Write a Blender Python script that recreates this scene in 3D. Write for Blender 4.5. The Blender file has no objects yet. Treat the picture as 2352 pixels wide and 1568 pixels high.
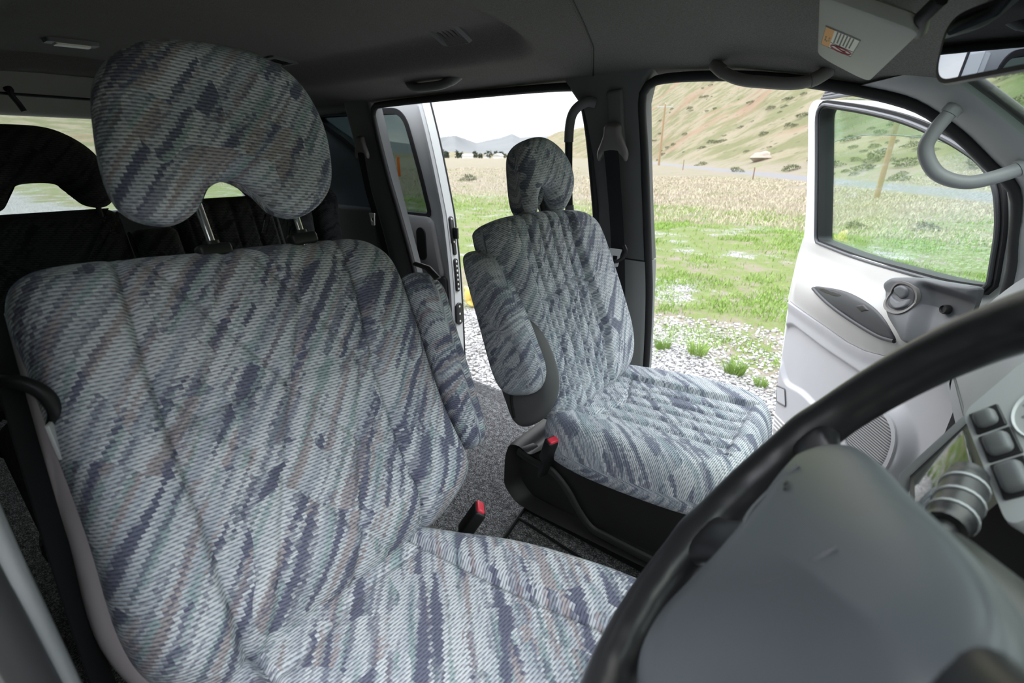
import bpy, bmesh, math, random
import numpy as np
from mathutils import Vector, Matrix
random.seed(7); rng = np.random.default_rng(7)
PI = math.pi
scene = bpy.context.scene
COL = scene.collection

# ------------------------------------------------------------------ camera
cam_d = bpy.data.cameras.new('camera'); cam = bpy.data.objects.new('camera', cam_d); COL.objects.link(cam)
cam_d.sensor_width = 36.0; cam_d.lens = 1070.0/2352.0*36.0; cam_d.clip_start = 0.02; cam_d.clip_end = 9000
_p, _b = math.radians(21.6), math.radians(37.5)
_dh = Vector((-math.sin(_b), math.cos(_b), 0)); _r = Vector((math.cos(_b), math.sin(_b), 0)); _z = Vector((0, 0, 1))
_f = _dh*math.cos(_p) - _z*math.sin(_p); _u = _z*math.cos(_p) + _dh*math.sin(_p)
CAM = Vector((0, -0.72, 1.0))
cam.matrix_world = Matrix(((_r.x, _u.x, -_f.x, CAM.x), (_r.y, _u.y, -_f.y, CAM.y), (_r.z, _u.z, -_f.z, CAM.z), (0, 0, 0, 1)))
cam_d.dof.use_dof = True; cam_d.dof.focus_distance = 1.25; cam_d.dof.aperture_fstop = 5.0
scene.camera = cam

# ------------------------------------------------------------------ world, exposure
world = bpy.data.worlds.new('overcast_sky'); scene.world = world; world.use_nodes = True
wn = world.node_tree; wn.nodes.clear()
def _wn(t, **k):
    n = wn.nodes.new(t)
    for a, v in k.items(): setattr(n, a, v)
    return n
_tc = _wn('ShaderNodeTexCoord'); _mp = _wn('ShaderNodeMapping'); _mp.inputs['Scale'].default_value = (1, 1, 2.6)
_sx = _wn('ShaderNodeSeparateXYZ'); _gr = _wn('ShaderNodeMapRange'); _gr.interpolation_type = 'SMOOTHSTEP'
_gr.inputs['From Min'].default_value = 0.0; _gr.inputs['From Max'].default_value = 0.9; _gr.inputs['To Min'].default_value = 1.7; _gr.inputs['To Max'].default_value = 6.6
wn.links.new(_tc.outputs['Generated'], _sx.inputs[0]); wn.links.new(_sx.outputs['Z'], _gr.inputs['Value'])   # overcast: the zenith about three times the horizon
_no = _wn('ShaderNodeTexNoise'); _no.inputs['Scale'].default_value = 3.4; _no.inputs['Detail'].default_value = 7; _no.inputs['Roughness'].default_value = .55
_cr = _wn('ShaderNodeValToRGB'); _cr.color_ramp.elements[0].position = .40; _cr.color_ramp.elements[0].color = (.50, .56, .66, 1)
_cr.color_ramp.elements[1].position = .62; _cr.color_ramp.elements[1].color = (1.0, .99, .97, 1)
_bg = _wn('ShaderNodeBackground'); wn.links.new(_gr.outputs[0], _bg.inputs['Strength']); _wo = _wn('ShaderNodeOutputWorld')
wn.links.new(_tc.outputs['Generated'], _mp.inputs['Vector']); wn.links.new(_mp.outputs['Vector'], _no.inputs['Vector'])
wn.links.new(_no.outputs['Fac'], _cr.inputs['Fac']); wn.links.new(_cr.outputs['Color'], _bg.inputs['Color']); wn.links.new(_bg.outputs['Background'], _wo.inputs['Surface'])
# the veiled sun behind the cloud, over the tail of the van: very wide and weak
sun_d = bpy.data.lights.new('sun', 'SUN'); sun_d.energy = 1.6; sun_d.angle = math.radians(60); sun_d.color = (1, .98, .95)
sun = bpy.data.objects.new('sun', sun_d); COL.objects.link(sun)
sun.rotation_euler = Vector((-0.75, 0.10, 0.62)).to_track_quat('Z', 'Y').to_euler()
scene.view_settings.view_transform = 'Standard'; scene.view_settings.look = 'None'
scene.view_settings.exposure = 0.12; scene.view_settings.gamma = 1.0
try: scene.view_settings.use_curve_mapping = False
except Exception: pass
scene.cycles.max_bounces = 7; scene.cycles.diffuse_bounces = 4; scene.cycles.glossy_bounces = 3
scene.cycles.transmission_bounces = 4; scene.cycles.transparent_max_bounces = 10
scene.cycles.caustics_reflective = False; scene.cycles.caustics_refractive = False
scene.cycles.use_denoising = True; scene.cycles.sample_clamp_indirect = 6

# ------------------------------------------------------------------ material helpers
class NT:
    def __init__(s, name):
        s.m = bpy.data.materials.new(name); s.m.use_nodes = True; s.t = s.m.node_tree; s.t.nodes.clear()
        s.out = s.t.nodes.new('ShaderNodeOutputMaterial')
    def n(s, typ, ins=None, **attrs):
        nd = s.t.nodes.new(typ)
        for a, v in attrs.items(): setattr(nd, a, v)
        for k, v in (ins or {}).items(): s.set(nd.inputs[k], v)
        return nd
    def set(s, sock, v):
        if isinstance(v, bpy.types.NodeSocket): s.t.links.new(v, sock)
        elif isinstance(v, bpy.types.Node): s.t.links.new(v.outputs[0], sock)
        else:
            if isinstance(v, (tuple, list)) and len(v) == 3 and sock.type == 'RGBA': v = (*v, 1)
            sock.default_value = v
    def math(s, op, a, b=None, c=None, clamp=False):
        nd = s.t.nodes.new('ShaderNodeMath'); nd.operation = op; nd.use_clamp = clamp
        s.set(nd.inputs[0], a)
        if b is not None: s.set(nd.inputs[1], b)
        if c is not None: s.set(nd.inputs[2], c)
        return nd.outputs[0]
    def mix(s, f, a, b, blend='MIX'):
        nd = s.t.nodes.new('ShaderNodeMix'); nd.data_type = 'RGBA'; nd.blend_type = blend; nd.clamp_factor = True
        s.set(nd.inputs[0], f); s.set(nd.inputs[6], a); s.set(nd.inputs[7], b); return nd.outputs[2]
    def ramp(s, f, stops):
        nd = s.t.nodes.new('ShaderNodeValToRGB'); el = nd.color_ramp.elements
        while len(el) < len(stops): el.new(.5)
        for e, (p, c) in zip(el, stops): e.position = p; e.color = (*c, 1) if len(c) == 3 else c
        s.set(nd.inputs[0], f); return nd.outputs[0]
    def step(s, f, a, b):
        nd = s.t.nodes.new('ShaderNodeMapRange'); nd.interpolation_type = 'SMOOTHSTEP'
        s.set(nd.inputs[0], f); nd.inputs[1].default_value = a; nd.inputs[2].default_value = b
        return nd.outputs[0]
    def noise(s, vec, scale, detail=3, rough=.5, dist=0):
        nd = s.n('ShaderNodeTexNoise', {'Scale': scale, 'Detail': detail, 'Roughness': rough, 'Distortion': dist})
        if vec is not None: s.set(nd.inputs['Vector'], vec)
        return nd.outputs['Fac']
    def bsdf(s, col, rough=.5, metal=0, bump=None, bstr=.3, bdist=.002, **kw):
        b = s.n('ShaderNodeBsdfPrincipled', {'Base Color': col, 'Roughness': rough, 'Metallic': metal})
        for k, v in kw.items(): s.set(b.inputs[k], v)
        if bump is not None:
            bp = s.n('ShaderNodeBump', {'Strength': bstr, 'Distance': bdist, 'Height': bump}); s.t.links.new(bp.outputs[0], b.inputs['Normal'])
        s.t.links.new(b.outputs[0], s.out.inputs[0]); return s.m

def plastic(name, col, rough=.5, grain=700, bstr=.15, spec=.4, var=.06):
    t = NT(name); tc = t.n('ShaderNodeTexCoord').outputs['Object']
    g = t.noise(tc, grain, 2); v = t.noise(tc, 5, 3)
    c = t.mix(v, tuple(x*(1-var) for x in col), tuple(min(1, x*(1+var)) for x in col))
    return t.bsdf(c, rough, bump=g, bstr=bstr, bdist=.0006, **{'Specular IOR Level': spec})

def fabric_mat(name, base, dark, mid, teal, brown, colour=1.0, pitch=.0046):
    """woven velour: soft diagonal streaks quantised on the yarn grid, fine horizontal yarns"""
    t = NT(name); uv = t.n('ShaderNodeUVMap').outputs['UV']
    w0 = t.n('ShaderNodeTexNoise', {'Scale': 9, 'Detail': 1}); t.set(w0.inputs['Vector'], uv)
    wob = t.n('ShaderNodeVectorMath', {0: w0.outputs['Color'], 1: (.5, .5, .5)}, operation='SUBTRACT')
    wob = t.n('ShaderNodeVectorMath', {0: wob.outputs[0]}, operation='SCALE'); wob.inputs['Scale'].default_value = .008
    uvw = t.n('ShaderNodeVectorMath', {0: uv, 1: wob.outputs[0]}, operation='ADD').outputs[0]
    snap = t.n('ShaderNodeVectorMath', {0: uvw, 1: (pitch*1.15, pitch*.9, 1)}, operation='SNAP').outputs[0]
    rot = t.n('ShaderNodeVectorRotate', {'Vector': snap, 'Angle': math.radians(-48)}, rotation_type='Z_AXIS').outputs[0]
    jn = t.n('ShaderNodeTexWhiteNoise', {'Vector': snap}, noise_dimensions='2D').outputs[0]; jit = t.math('MULTIPLY', t.math('SUBTRACT', jn, .5), .07)
    def streak(sx, sy, off, a, b, det=2):
        mp = t.n('ShaderNodeMapping', {'Vector': rot, 'Location': (off, off*1.7, 0), 'Scale': (sx, sy, 1)}).outputs[0]
        return t.step(t.math('ADD', t.noise(mp, 1.0, det, .45), jit), a, b)
    c = t.mix(t.math('MULTIPLY', streak(4, 50, 3.1, .42, .66), .75), base, mid)
    c = t.mix(t.math('MULTIPLY', streak(4, 62, 11.3, .55, .63, 1), .8), c, teal)
    c = t.mix(t.math('MULTIPLY', streak(4, 58, 23.7, .56, .63, 1), .8*colour), c, brown)
    c = t.mix(t.math('MULTIPLY', streak(4.6, 46, 41.9, .545, .63, 1), .95), c, dark)
    c = t.mix(t.math('MULTIPLY', streak(5, 105, 57.0, .53, .64, 1), .6), c, dark)
    # yarns
    sx = t.n('ShaderNodeSeparateXYZ', {0: uv})
    vv = t.math('MULTIPLY_ADD', sx.outputs[0], .12, sx.outputs[1])
    row = t.math('SINE', t.math('MULTIPLY', vv, 2*PI/pitch))
    colw = t.math('SINE', t.math('ADD', t.math('MULTIPLY', sx.outputs[0], 2*PI/(pitch*2.3)), t.math('MULTIPLY', t.math('FLOOR', t.math('DIVIDE', vv, pitch)), 2.4)))
    yarn = t.math('MULTIPLY_ADD', colw, .35, row)
    dk = t.step(yarn, -1.05, .2)
    c = t.mix(t.math('MULTIPLY', t.math('SUBTRACT', 1.0, dk), .66), c, tuple(x*.32 for x in dark))
    fz = t.noise(uv, 420, 2)
    c = t.mix(.16, c, t.ramp(fz, [(.3, (.05, .05, .06)), (.7, (.9, .92, .95))]), 'OVERLAY')
    bsum = t.math('MULTIPLY_ADD', fz, .5, yarn)
    return t.bsdf(c, .95, bump=bsum, bstr=.35, bdist=.0012, **{'Specular IOR Level': .12, 'Sheen Weight': .12, 'Sheen Roughness': .5})

def glass_mat(name, tint, refl=.08, rough=0.0, fres=.5):
    t = NT(name); lw = t.n('ShaderNodeLayerWeight', {'Blend': .35})
    tr = t.n('ShaderNodeBsdfTransparent', {'Color': tint}); gl = t.n('ShaderNodeBsdfGlossy', {'Color': (.95, .98, 1), 'Roughness': rough})
    f = t.math('MULTIPLY_ADD', lw.outputs['Fresnel'], fres, refl, clamp=True)
    mx = t.n('ShaderNodeMixShader', {0: f, 1: tr.outputs[0], 2: gl.outputs[0]}); t.t.links.new(mx.outputs[0], t.out.inputs[0]); return t.m

M = {}
M['fabric_driver'] = fabric_mat('driver_velour', (.70, .725, .755), (.15, .156, .225), (.42, .46, .53), (.34, .45, .45), (.44, .37, .37), 1.0)
M['fabric_pass'] = fabric_mat('passenger_velour', (.73, .752, .782), (.20, .215, .28), (.45, .48, .535), (.37, .45, .49), (.40, .40, .46), .55, .0042)
M['fabric_shaded'] = fabric_mat('shaded_velour', (.045, .046, .05), (.012, .012, .015), (.03, .03, .034), (.03, .035, .035), (.035, .03, .03), .3, .005)  # same velour as the front seats, rear cabin shade put into its colours
def headliner():
    t = NT('headliner_cloth'); tc = t.n('ShaderNodeTexCoord').outputs['Object']
    g = t.noise(tc, 420, 3); b = t.noise(tc, 3, 3)
    c = t.mix(b, (.125, .123, .116), (.152, .149, .141))
    c = t.mix(.25, c, t.ramp(g, [(.35, (.08, .08, .08)), (.65, (.9, .9, .9))]), 'OVERLAY')
    return t.bsdf(c, .95, bump=g, bstr=.2, bdist=.001, **{'Specular IOR Level': .15})
M['headliner'] = headliner()
M['trim'] = plastic('grey_trim_plastic', (.145, .147, .15), .6)
M['trim_light'] = plastic('light_grey_trim', (.33, .34, .345), .65)
M['trim_cloth'] = plastic('grey_trim_cloth', (.30, .30, .30), .9, 500, .4, .2)
M['black'] = plastic('black_plastic', (.016, .016, .017), .42, 500, .2)
M['base_black'] = plastic('scuffed_black_plastic', (.028, .027, .026), .5, 350, .3, .35, .25)
M['rubber'] = plastic('black_rubber_seal', (.022, .022, .024), .6, 200, .1)
M['handle_grey'] = plastic('grey_handle_plastic', (.30, .305, .315), .45)
M['handle_dark'] = plastic('dark_grey_handle', (.17, .16, .155), .55)
M['shell'] = plastic('pinkish_grey_seat_shell', (.66, .585, .60), .6)
M['shell_dark'] = plastic('dark_grey_vinyl', (.11, .11, .11), .6)
M['door_cloth'] = plastic('pale_door_cloth', (.60, .592, .575), .95, 450, .35, .1)
M['door_plastic'] = plastic('light_grey_door_plastic', (.48, .48, .505), .42, 600, .12)
M['door_dark'] = plastic('dark_grey_door_plastic', (.055, .057, .063), .5); M['button'] = plastic('dark_grey_button', (.115, .118, .122), .5)
M['bezel'] = plastic('mid_grey_bezel', (.105, .108, .117), .5)
M['paint'] = plastic('white_paint', (.80, .82, .81), .22, 5, 0, .5, .02)
M['silver_paint'] = plastic('pale_silver_paint', (.58, .59, .60), .3, 5, 0, .5, .02)
M['dash'] = plastic('grey_dashboard', (.27, .275, .285), .55)
M['dash_light'] = plastic('light_grey_panel', (.46, .47, .475), .45)
M['wheel_rim'] = plastic('black_leather_rim', (.018, .018, .02), .33, 900, .25, .5)
M['wheel_pad'] = plastic('slate_grey_wheel_pad', (.095, .105, .116), .42, 1100, .12, .5)
M['belt'] = plastic('black_belt_webbing', (.030, .030, .032), .85, 900, .4, .1)
M['red'] = plastic('red_button', (.78, .05, .085), .35, 300, .05)
M['visor'] = plastic('pale_grey_visor_vinyl', (.43, .43, .40), .75, 600, .3, .2)
M['rear_trim'] = plastic('pale_rear_trim', (.55, .54, .51), .7)
M['steel'] = plastic('belt_steel', (.70, .70, .70), .3, 200, .05, .5); 
M['chrome'] = plastic('chrome', (.75, .75, .75), .18, 100, 0); M['chrome'].node_tree.nodes['Principled BSDF'].inputs['Metallic'].default_value = 1
M['mirror'] = NT('mirror_glass').bsdf((.36, .39, .43), .01, 1)
M['glass_door'] = glass_mat('clear_tinted_glass', (.90, .965, .93), .0, 0, .25)
M['glass_visor'] = glass_mat('smoky_rain_guard', (.84, .89, .86), .04, .3, .15)
M['glass_dark'] = glass_mat('privacy_glass', (.30, .34, .33), .0, 0, .12)
M['glass_quarter'] = glass_mat('dark_quarter_glass', (.35, .38, .40), .0, 0, .04)
M['glass_rear'] = glass_mat('rear_glass', (.80, .84, .82), .05)
M['glass_front'] = glass_mat('windscreen_glass', (.88, .97, .89), .0, 0, .06)
M['white'] = plastic('sticker_white', (.66, .66, .64), .5, 50, 0); M['orange'] = plastic('sticker_orange', (.62, .20, .02), .5, 50, 0)
M['ink'] = plastic('sticker_ink', (.13, .13, .13), .6, 50, 0); M['ink_red'] = plastic('sticker_red_ink', (.45, .09, .09), .6, 50, 0)
M['lens'] = plastic('milky_lamp_lens', (.86, .85, .78), .3, 100, 0)
def carpet():
    t = NT('grey_carpet'); tc = t.n('ShaderNodeTexCoord').outputs['Object']
    a = t.noise(tc, 230, 3, .7); b = t.noise(tc, 60, 3, .6)
    f = t.math('MULTIPLY_ADD', b, .35, t.math('MULTIPLY', a, .75))
    c = t.ramp(f, [(.40, (.030, .030, .032)), (.54, (.12, .12, .123)), (.68, (.46, .46, .47))])
    return t.bsdf(c, 1, bump=f, bstr=.8, bdist=.008, **{'Specular IOR Level': .05})
M['carpet'] = carpet()
def speaker_cloth():
    t = NT('speaker_mesh'); tc = t.n('ShaderNodeTexCoord').outputs['Object']
    w = t.n('ShaderNodeTexWave', {'Vector': tc, 'Scale': 38, 'Distortion': .4, 'Detail': 1, 'Detail Scale': 60}, bands_direction='Z')
    c = t.ramp(w.outputs['Fac'], [(.3, (.10, .10, .105)), (.7, (.34, .34, .35))])
    return t.bsdf(c, .6, bump=w.outputs['Fac'], bstr=.5, bdist=.002)
M['speaker'] = speaker_cloth()

# ------------------------------------------------------------------ object helpers
def wloc(o):
    v = Vector((0, 0, 0))
    while o is not None: v += o.location; o = o.parent
    return v
def link(name, V, Fc, mat, parent=None, smooth=True, uv=None, sharp=None, mats=None, midx=None):
    me = bpy.data.meshes.new(name)
    off = wloc(parent) if parent else Vector((0, 0, 0))
    V = np.asarray(V, float) - np.array(off)
    me.from_pydata([tuple(v) for v in V], [], [tuple(int(i) for i in f) for f in Fc])
    if mats:
        for m_ in mats: me.materials.append(m_)
        if midx is not None: me.polygons.foreach_set('material_index', np.asarray(midx, np.int32))
    else: me.materials.append(mat)
    if smooth: me.polygons.foreach_set('use_smooth', np.ones(len(me.polygons), bool))
    if uv is not None:
        l = me.uv_layers.new(name='UVMap'); vi = np.empty(len(me.loops), np.int32); me.loops.foreach_get('vertex_index', vi)
        l.data.foreach_set('uv', np.asarray(uv, np.float32)[vi].ravel())
    me.update()
    if sharp is not None:
        try: me.set_sharp_from_angle(angle=math.radians(sharp))
        except Exception: pass
    o = bpy.data.objects.new(name, me); COL.objects.link(o)
    if parent: o.parent = parent
    return o
def fixn(o):
    bm = bmesh.new(); bm.from_mesh(o.data); bmesh.ops.recalc_face_normals(bm, faces=bm.faces); bm.to_mesh(o.data); bm.free(); return o
def tag(o, label, cat, group=None):
    o['label'] = label; o['category'] = cat
    if group: o['group'] = group
    return o
def plab(o, label): o['label'] = label; return o
def struct(o): o['kind'] = 'structure'; return o
def empty(name, loc, label, cat, group=None):
    o = bpy.data.objects.new(name, None); o.location = loc; o.empty_display_size = .05; COL.objects.link(o)
    return tag(o, label, cat, group)

class MB:
    def __init__(s): s.v = []; s.f = []
    def add(s, V, Fc):
        b = len(s.v); s.v += [tuple(map(float, x)) for x in V]; s.f += [tuple(i+b for i in f) for f in Fc]; return s
    def box(s, c, size, R=None, bev=0.0):
        c = np.array(c, float); h = np.array(size, float)/2; R = np.eye(3) if R is None else np.array(R)
        bm = bmesh.new(); bmesh.ops.create_cube(bm, size=1)
        for v in bm.verts: v.co = Vector((v.co.x*h[0]*2, v.co.y*h[1]*2, v.co.z*h[2]*2))
        if bev > 0: bmesh.ops.bevel(bm, geom=list(bm.edges), offset=min(bev, .48*min(size)), segments=3, profile=.5, affect='EDGES')
        bm.verts.ensure_lookup_table()
        V = [c + R @ np.array(v.co) for v in bm.verts]; Fc = [[v.index for v in f.verts] for f in bm.faces]; bm.free()
        return s.add(V, Fc)
    def tube(s, pts, r, n=12, closed=False, caps=True, flat=None):
        """pts Nx3; r scalar or list; flat=(dir, k) squashes the section along dir"""
        P = np.asarray(pts, float); N = len(P); rr = np.full(N, r, float) if np.isscalar(r) else np.asarray(r, float)
        T = np.gradient(P, axis=0)
        if closed: T = np.roll(P, -1, 0) - np.roll(P, 1, 0)
        T /= np.linalg.norm(T, axis=1)[:, None] + 1e-12
        up = np.array([0, 0, 1.]) if abs(T[0][2]) < .9 else np.array([1., 0, 0])
        V = []; nrm = up - T[0]*(up@T[0]); nrm /= np.linalg.norm(nrm)
        for i in range(N):
            nrm = nrm - T[i]*(nrm@T[i]); nrm /= np.linalg.norm(nrm)+1e-12; b = np.cross(T[i], nrm)
            for k in range(n):
                a = 2*PI*k/n; q = rr[i]*(math.cos(a)*nrm + math.sin(a)*b)
                if flat is not None:
                    d = np.array(flat[0], float); d /= np.linalg.norm(d); q = q - d*(q@d)*(1-flat[1])
                V.append(P[i]+q)
        Fc = []
        for i in range(N if closed else N-1):
            j = (i+1) % N
            for k in range(n):
                l = (k+1) % n; Fc.append((i*n+k, i*n+l, j*n+l, j*n+k))
        if caps and not closed: Fc.append(tuple(range(n-1, -1, -1))); Fc.append(tuple((N-1)*n+k for k in range(n)))
        return s.add(V, Fc)
    def loft(s, sections, closed_section=True, caps=True):
        n = len(sections[0]); V = [p for sec in sections for p in sec]; Fc = []
        for i in range(len(sections)-1):
            for k in range(n if closed_section else n-1):
                l = (k+1) % n; Fc.append((i*n+k, i*n+l, (i+1)*n+l, (i+1)*n+k))
        if caps and closed_section: Fc.append(tuple(range(n-1, -1, -1))); Fc.append(tuple((len(sections)-1)*n+k for k in range(n)))
        return s.add(V, Fc)
    def prism(s, A, Bp):
        """two matching loops -> solid"""
        n = len(A); V = list(A)+list(Bp); Fc = [tuple(range(n)), tuple(range(2*n-1, n-1, -1))]
        for k in range(n): l = (k+1) % n; Fc.append((k, n+k, n+l, l))
        return s.add(V, Fc)
    def ring(s, Ao, Ai, Bo, Bi):
        """frame between an outer and an inner loop, with thickness"""
        n = len(Ao); V = list(Ao)+list(Ai)+list(Bo)+list(Bi); Fc = []
        for k in range(n):
            l = (k+1) % n
            Fc += [(k, l, n+l, n+k), (2*n+l, 2*n+k, 3*n+k, 3*n+l), (k, 2*n+k, 2*n+l, l), (n+l, 3*n+l, 3*n+k, n+k)]
        return s.add(V, Fc)
    def lathe(s, prof, c, ax, n=32):
        """prof list of (r, h) about axis ax through c"""
        ax = np.array(ax, float); ax /= np.linalg.norm(ax); t = np.array([0, 0, 1.]) if abs(ax[2]) < .9 else np.array([1., 0, 0])
        e1 = np.cross(ax, t); e1 /= np.linalg.norm(e1); e2 = np.cross(ax, e1); c = np.array(c, float); V = []; Fc = []
        for r, h in prof:
            for k in range(n): a = 2*PI*k/n; V.append(c+ax*h+max(r, 1e-5)*(math.cos(a)*e1+math.sin(a)*e2))
        for i in range(len(prof)-1):
            for k in range(n): l = (k+1) % n; Fc.append((i*n+k, i*n+l, (i+1)*n+l, (i+1)*n+k))
        return s.add(V, Fc)
    def build(s, name, mat, parent=None, smooth=True, sharp=40, norm=True):
        o = link(name, s.v, s.f, mat, parent, smooth)
        if norm: fixn(o)
        if sharp is not None and smooth:
            try: o.data.set_sharp_from_angle(angle=math.radians(sharp))
            except Exception: pass
        return o

def spline(P, n=200, closed=True):
    """centripetal-ish Catmull-Rom resampled evenly"""
    P = np.asarray(P, float); N = len(P); out = []
    rng_ = range(N) if closed else range(N-1)
    for i in rng_:
        if closed: p0, p1, p2, p3 = P[i-1], P[i], P[(i+1) % N], P[(i+2) % N]
        else: p0, p1, p2, p3 = P[max(i-1, 0)], P[i], P[i+1], P[min(i+2, N-1)]
        for k in range(24):
            t = k/24; out.append(.5*((2*p1)+(-p0+p2)*t+(2*p0-5*p1+4*p2-p3)*t*t+(-p0+3*p1-3*p2+p3)*t**3))
    out = np.array(out)
    if closed: out = np.vstack([out, out[:1]])
    else: out = np.vstack([out, P[-1:]])
    d = np.r_[0, np.cumsum(np.linalg.norm(np.diff(out, axis=0), axis=1))]
    s = np.linspace(0, d[-1], n+1 if closed else n)
    R = np.stack([np.interp(s, d, out[:, k]) for k in range(out.shape[1])], 1)
    return R[:-1] if closed else R
def roundpoly(P, r, seg=6):
    """polygon with rounded corners; r scalar or per-corner"""
    P = [np.array(p, float) for p in P]; out = []; n = len(P); rs = [r]*n if np.isscalar(r) else r
    for i in range(n):
        a, b, c = P[i-1], P[i], P[(i+1) % n]; u = a-b; v = c-b; lu, lv = np.linalg.norm(u), np.linalg.norm(v); u /= lu; v /= lv
        d = min(rs[i], .45*lu, .45*lv)
        for k in range(seg+1):
            t = k/seg; out.append((1-t)**2*(b+u*d)+2*t*(1-t)*b+t*t*(b+v*d))
    return np.array(out)

def pillow(name, outline, centre, origin, ew, eh, en, mat, parent=None, re=.03, front=None, tf=.05, tb=.05, rb=None, nr=64, uvo=(0, 0), uvflip=1, uvscale=1, pw=2.0, uvext=.5):
    """a stuffed panel: any star-shaped 2-D outline, puffed to both sides of its plane.
    front(w,h,d) adds relief to the front, d = distance to the edge."""
    B = np.asarray(outline, float); c = np.asarray(centre, float); n = len(B); rb = re if rb is None else rb
    ew, eh, en, O = (np.asarray(x, float) for x in (ew, eh, en, origin))
    rho = 1-(1-np.linspace(0, 1, nr))**1.6
    D = B-c; L = np.linalg.norm(D, axis=1)
    W = c+rho[:, None, None]*D[None]                       # nr x n x 2
    dist = np.array([[0.0]]); dist = np.stack([np.sqrt(((Wr[:, None]-B[None])**2).sum(-1).min(1)) for Wr in W]); dist[-1] = 0
    def rnd(d, r): q = 1-np.clip(d/r, 0, 1); return np.clip(1-q**pw, 0, 1)**(1/pw)
    zf = tf*rnd(dist, re); zb = -tb*rnd(dist, rb)
    zbase = zf
    if front is not None: zf = zf + front(W[..., 0], W[..., 1], dist)*rnd(dist, re*1.2)
    def pos(z): return O+W[..., 0:1]*ew+W[..., 1:2]*eh+z[..., None]*en
    Vf, Vb = pos(zf).reshape(-1, 3), pos(zb).reshape(-1, 3)
    V = np.vstack([Vf, Vb]); Fc = []
    idx = np.arange(nr*n).reshape(nr, n); nx = np.roll(idx, -1, 1)
    q1 = np.stack([idx[1:-1], idx[2:], nx[2:], nx[1:-1]], -1).reshape(-1, 4)
    t1 = np.stack([idx[1], nx[1]], -1)
    Fc = [tuple(q) for q in q1] + [(0, a, b) for a, b in t1]
    N0 = nr*n
    # back shares the rim
    def bk(i): return np.where(i >= (nr-1)*n, i, i+N0)
    Fc += [tuple(bk(q)[::-1]) for q in q1] + [(N0, N0+b, N0+a) for a, b in t1]
    ext = (tf-zbase); dirn = D/L[:, None]
    UVf = W+dirn[None]*np.clip(ext, 0, None)[..., None]*uvext
    UVb = W+dirn[None]*(tf+tb+zb)[..., None]*.8
    UV = np.vstack([UVf.reshape(-1, 2), UVb.reshape(-1, 2)])*np.array([uvflip, 1])*uvscale+np.array(uvo)
    # drop unused duplicates: centre row 0 is n copies of one point; harmless but remove loose
    used = np.zeros(len(V), bool)
    for f in Fc:
        for i in f: used[i] = True
    mp = -np.ones(len(V), int); mp[used] = np.arange(used.sum())
    Fc = [tuple(mp[i] for i in f) for f in Fc]
    o = link(name, V[used], Fc, mat, parent, True, UV[used])
    fixn(o); return o
# ================================================================== SEATS
def G(d, w, dep): return -dep*np.exp(-(d/w)**2)
def back_frame(P0, rec, yc):
    r = math.radians(rec); return np.array([P0[0], yc, P0[1]]), np.array([0, 1., 0]), np.array([-math.sin(r), 0, math.cos(r)]), np.array([math.cos(r), 0, math.sin(r)])
def post_pair(hr, seat_mat, O, eh, en, ws, h0, h1, dep, r=.0055, guide=True, mat='chrome'):
    for k, w in enumerate(ws):
        p = MB(); p.tube([O+np.array([0, w, 0])+eh*h0-en*dep, O+np.array([0, w, 0])+eh*h1-en*dep], r, 12)
        plab(p.build('post', M[mat], hr), 'bare metal headrest post')
def guide_box(parent, O, eh, en, w, h, dep, sz=(.026, .046, .020)):
    g = MB(); R = np.stack([en, np.array([0, 1., 0]), eh], 1)
    g.box(O+np.array([0, w, 0])+eh*h-en*dep, sz, R, .006); g.tube([O+np.array([0, w, 0])+eh*(h)-en*dep, O+np.array([0, w, 0])+eh*(h+.014)-en*dep], .011, 16)
    return plab(g.build('post_guide', M['black'], parent), 'black plastic headrest post guide')
def buckle(name, label, loc, d, stalk_len, n, parent=None, grp=None):
    """seat belt buckle: stalk along d, red button on the end; n = wide-face normal"""
    d = np.array(d, float); d /= np.linalg.norm(d); n = np.array(n, float); n -= d*(n@d); n /= np.linalg.norm(n); s = np.cross(d, n)
    loc = np.array(loc, float); t = empty(name, tuple(loc-d*stalk_len), label, 'seat belt buckle')
    R = np.stack([s, n, d], 1)
    b = MB(); b.box(loc-d*.02, (.046, .026, .075), R, .006); b.build('housing', M['black'], t)
    k = MB(); k.box(loc-d*(.055+stalk_len)/2-d*.03, (.030, .012, stalk_len), R, .004); k.build('stalk', M['black'], t)
    r = MB(); r.box(loc+d*.0165+n*.002, (.038, .018, .012), R, .004); plab(r.build('release_button', M['red'], t), 'red release button')
    sl = MB(); sl.box(loc+d*.0185-n*.0095, (.034, .003, .004), R, .001); sl.build('tongue_slot', M['shell_dark'], t)
    return t

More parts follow.
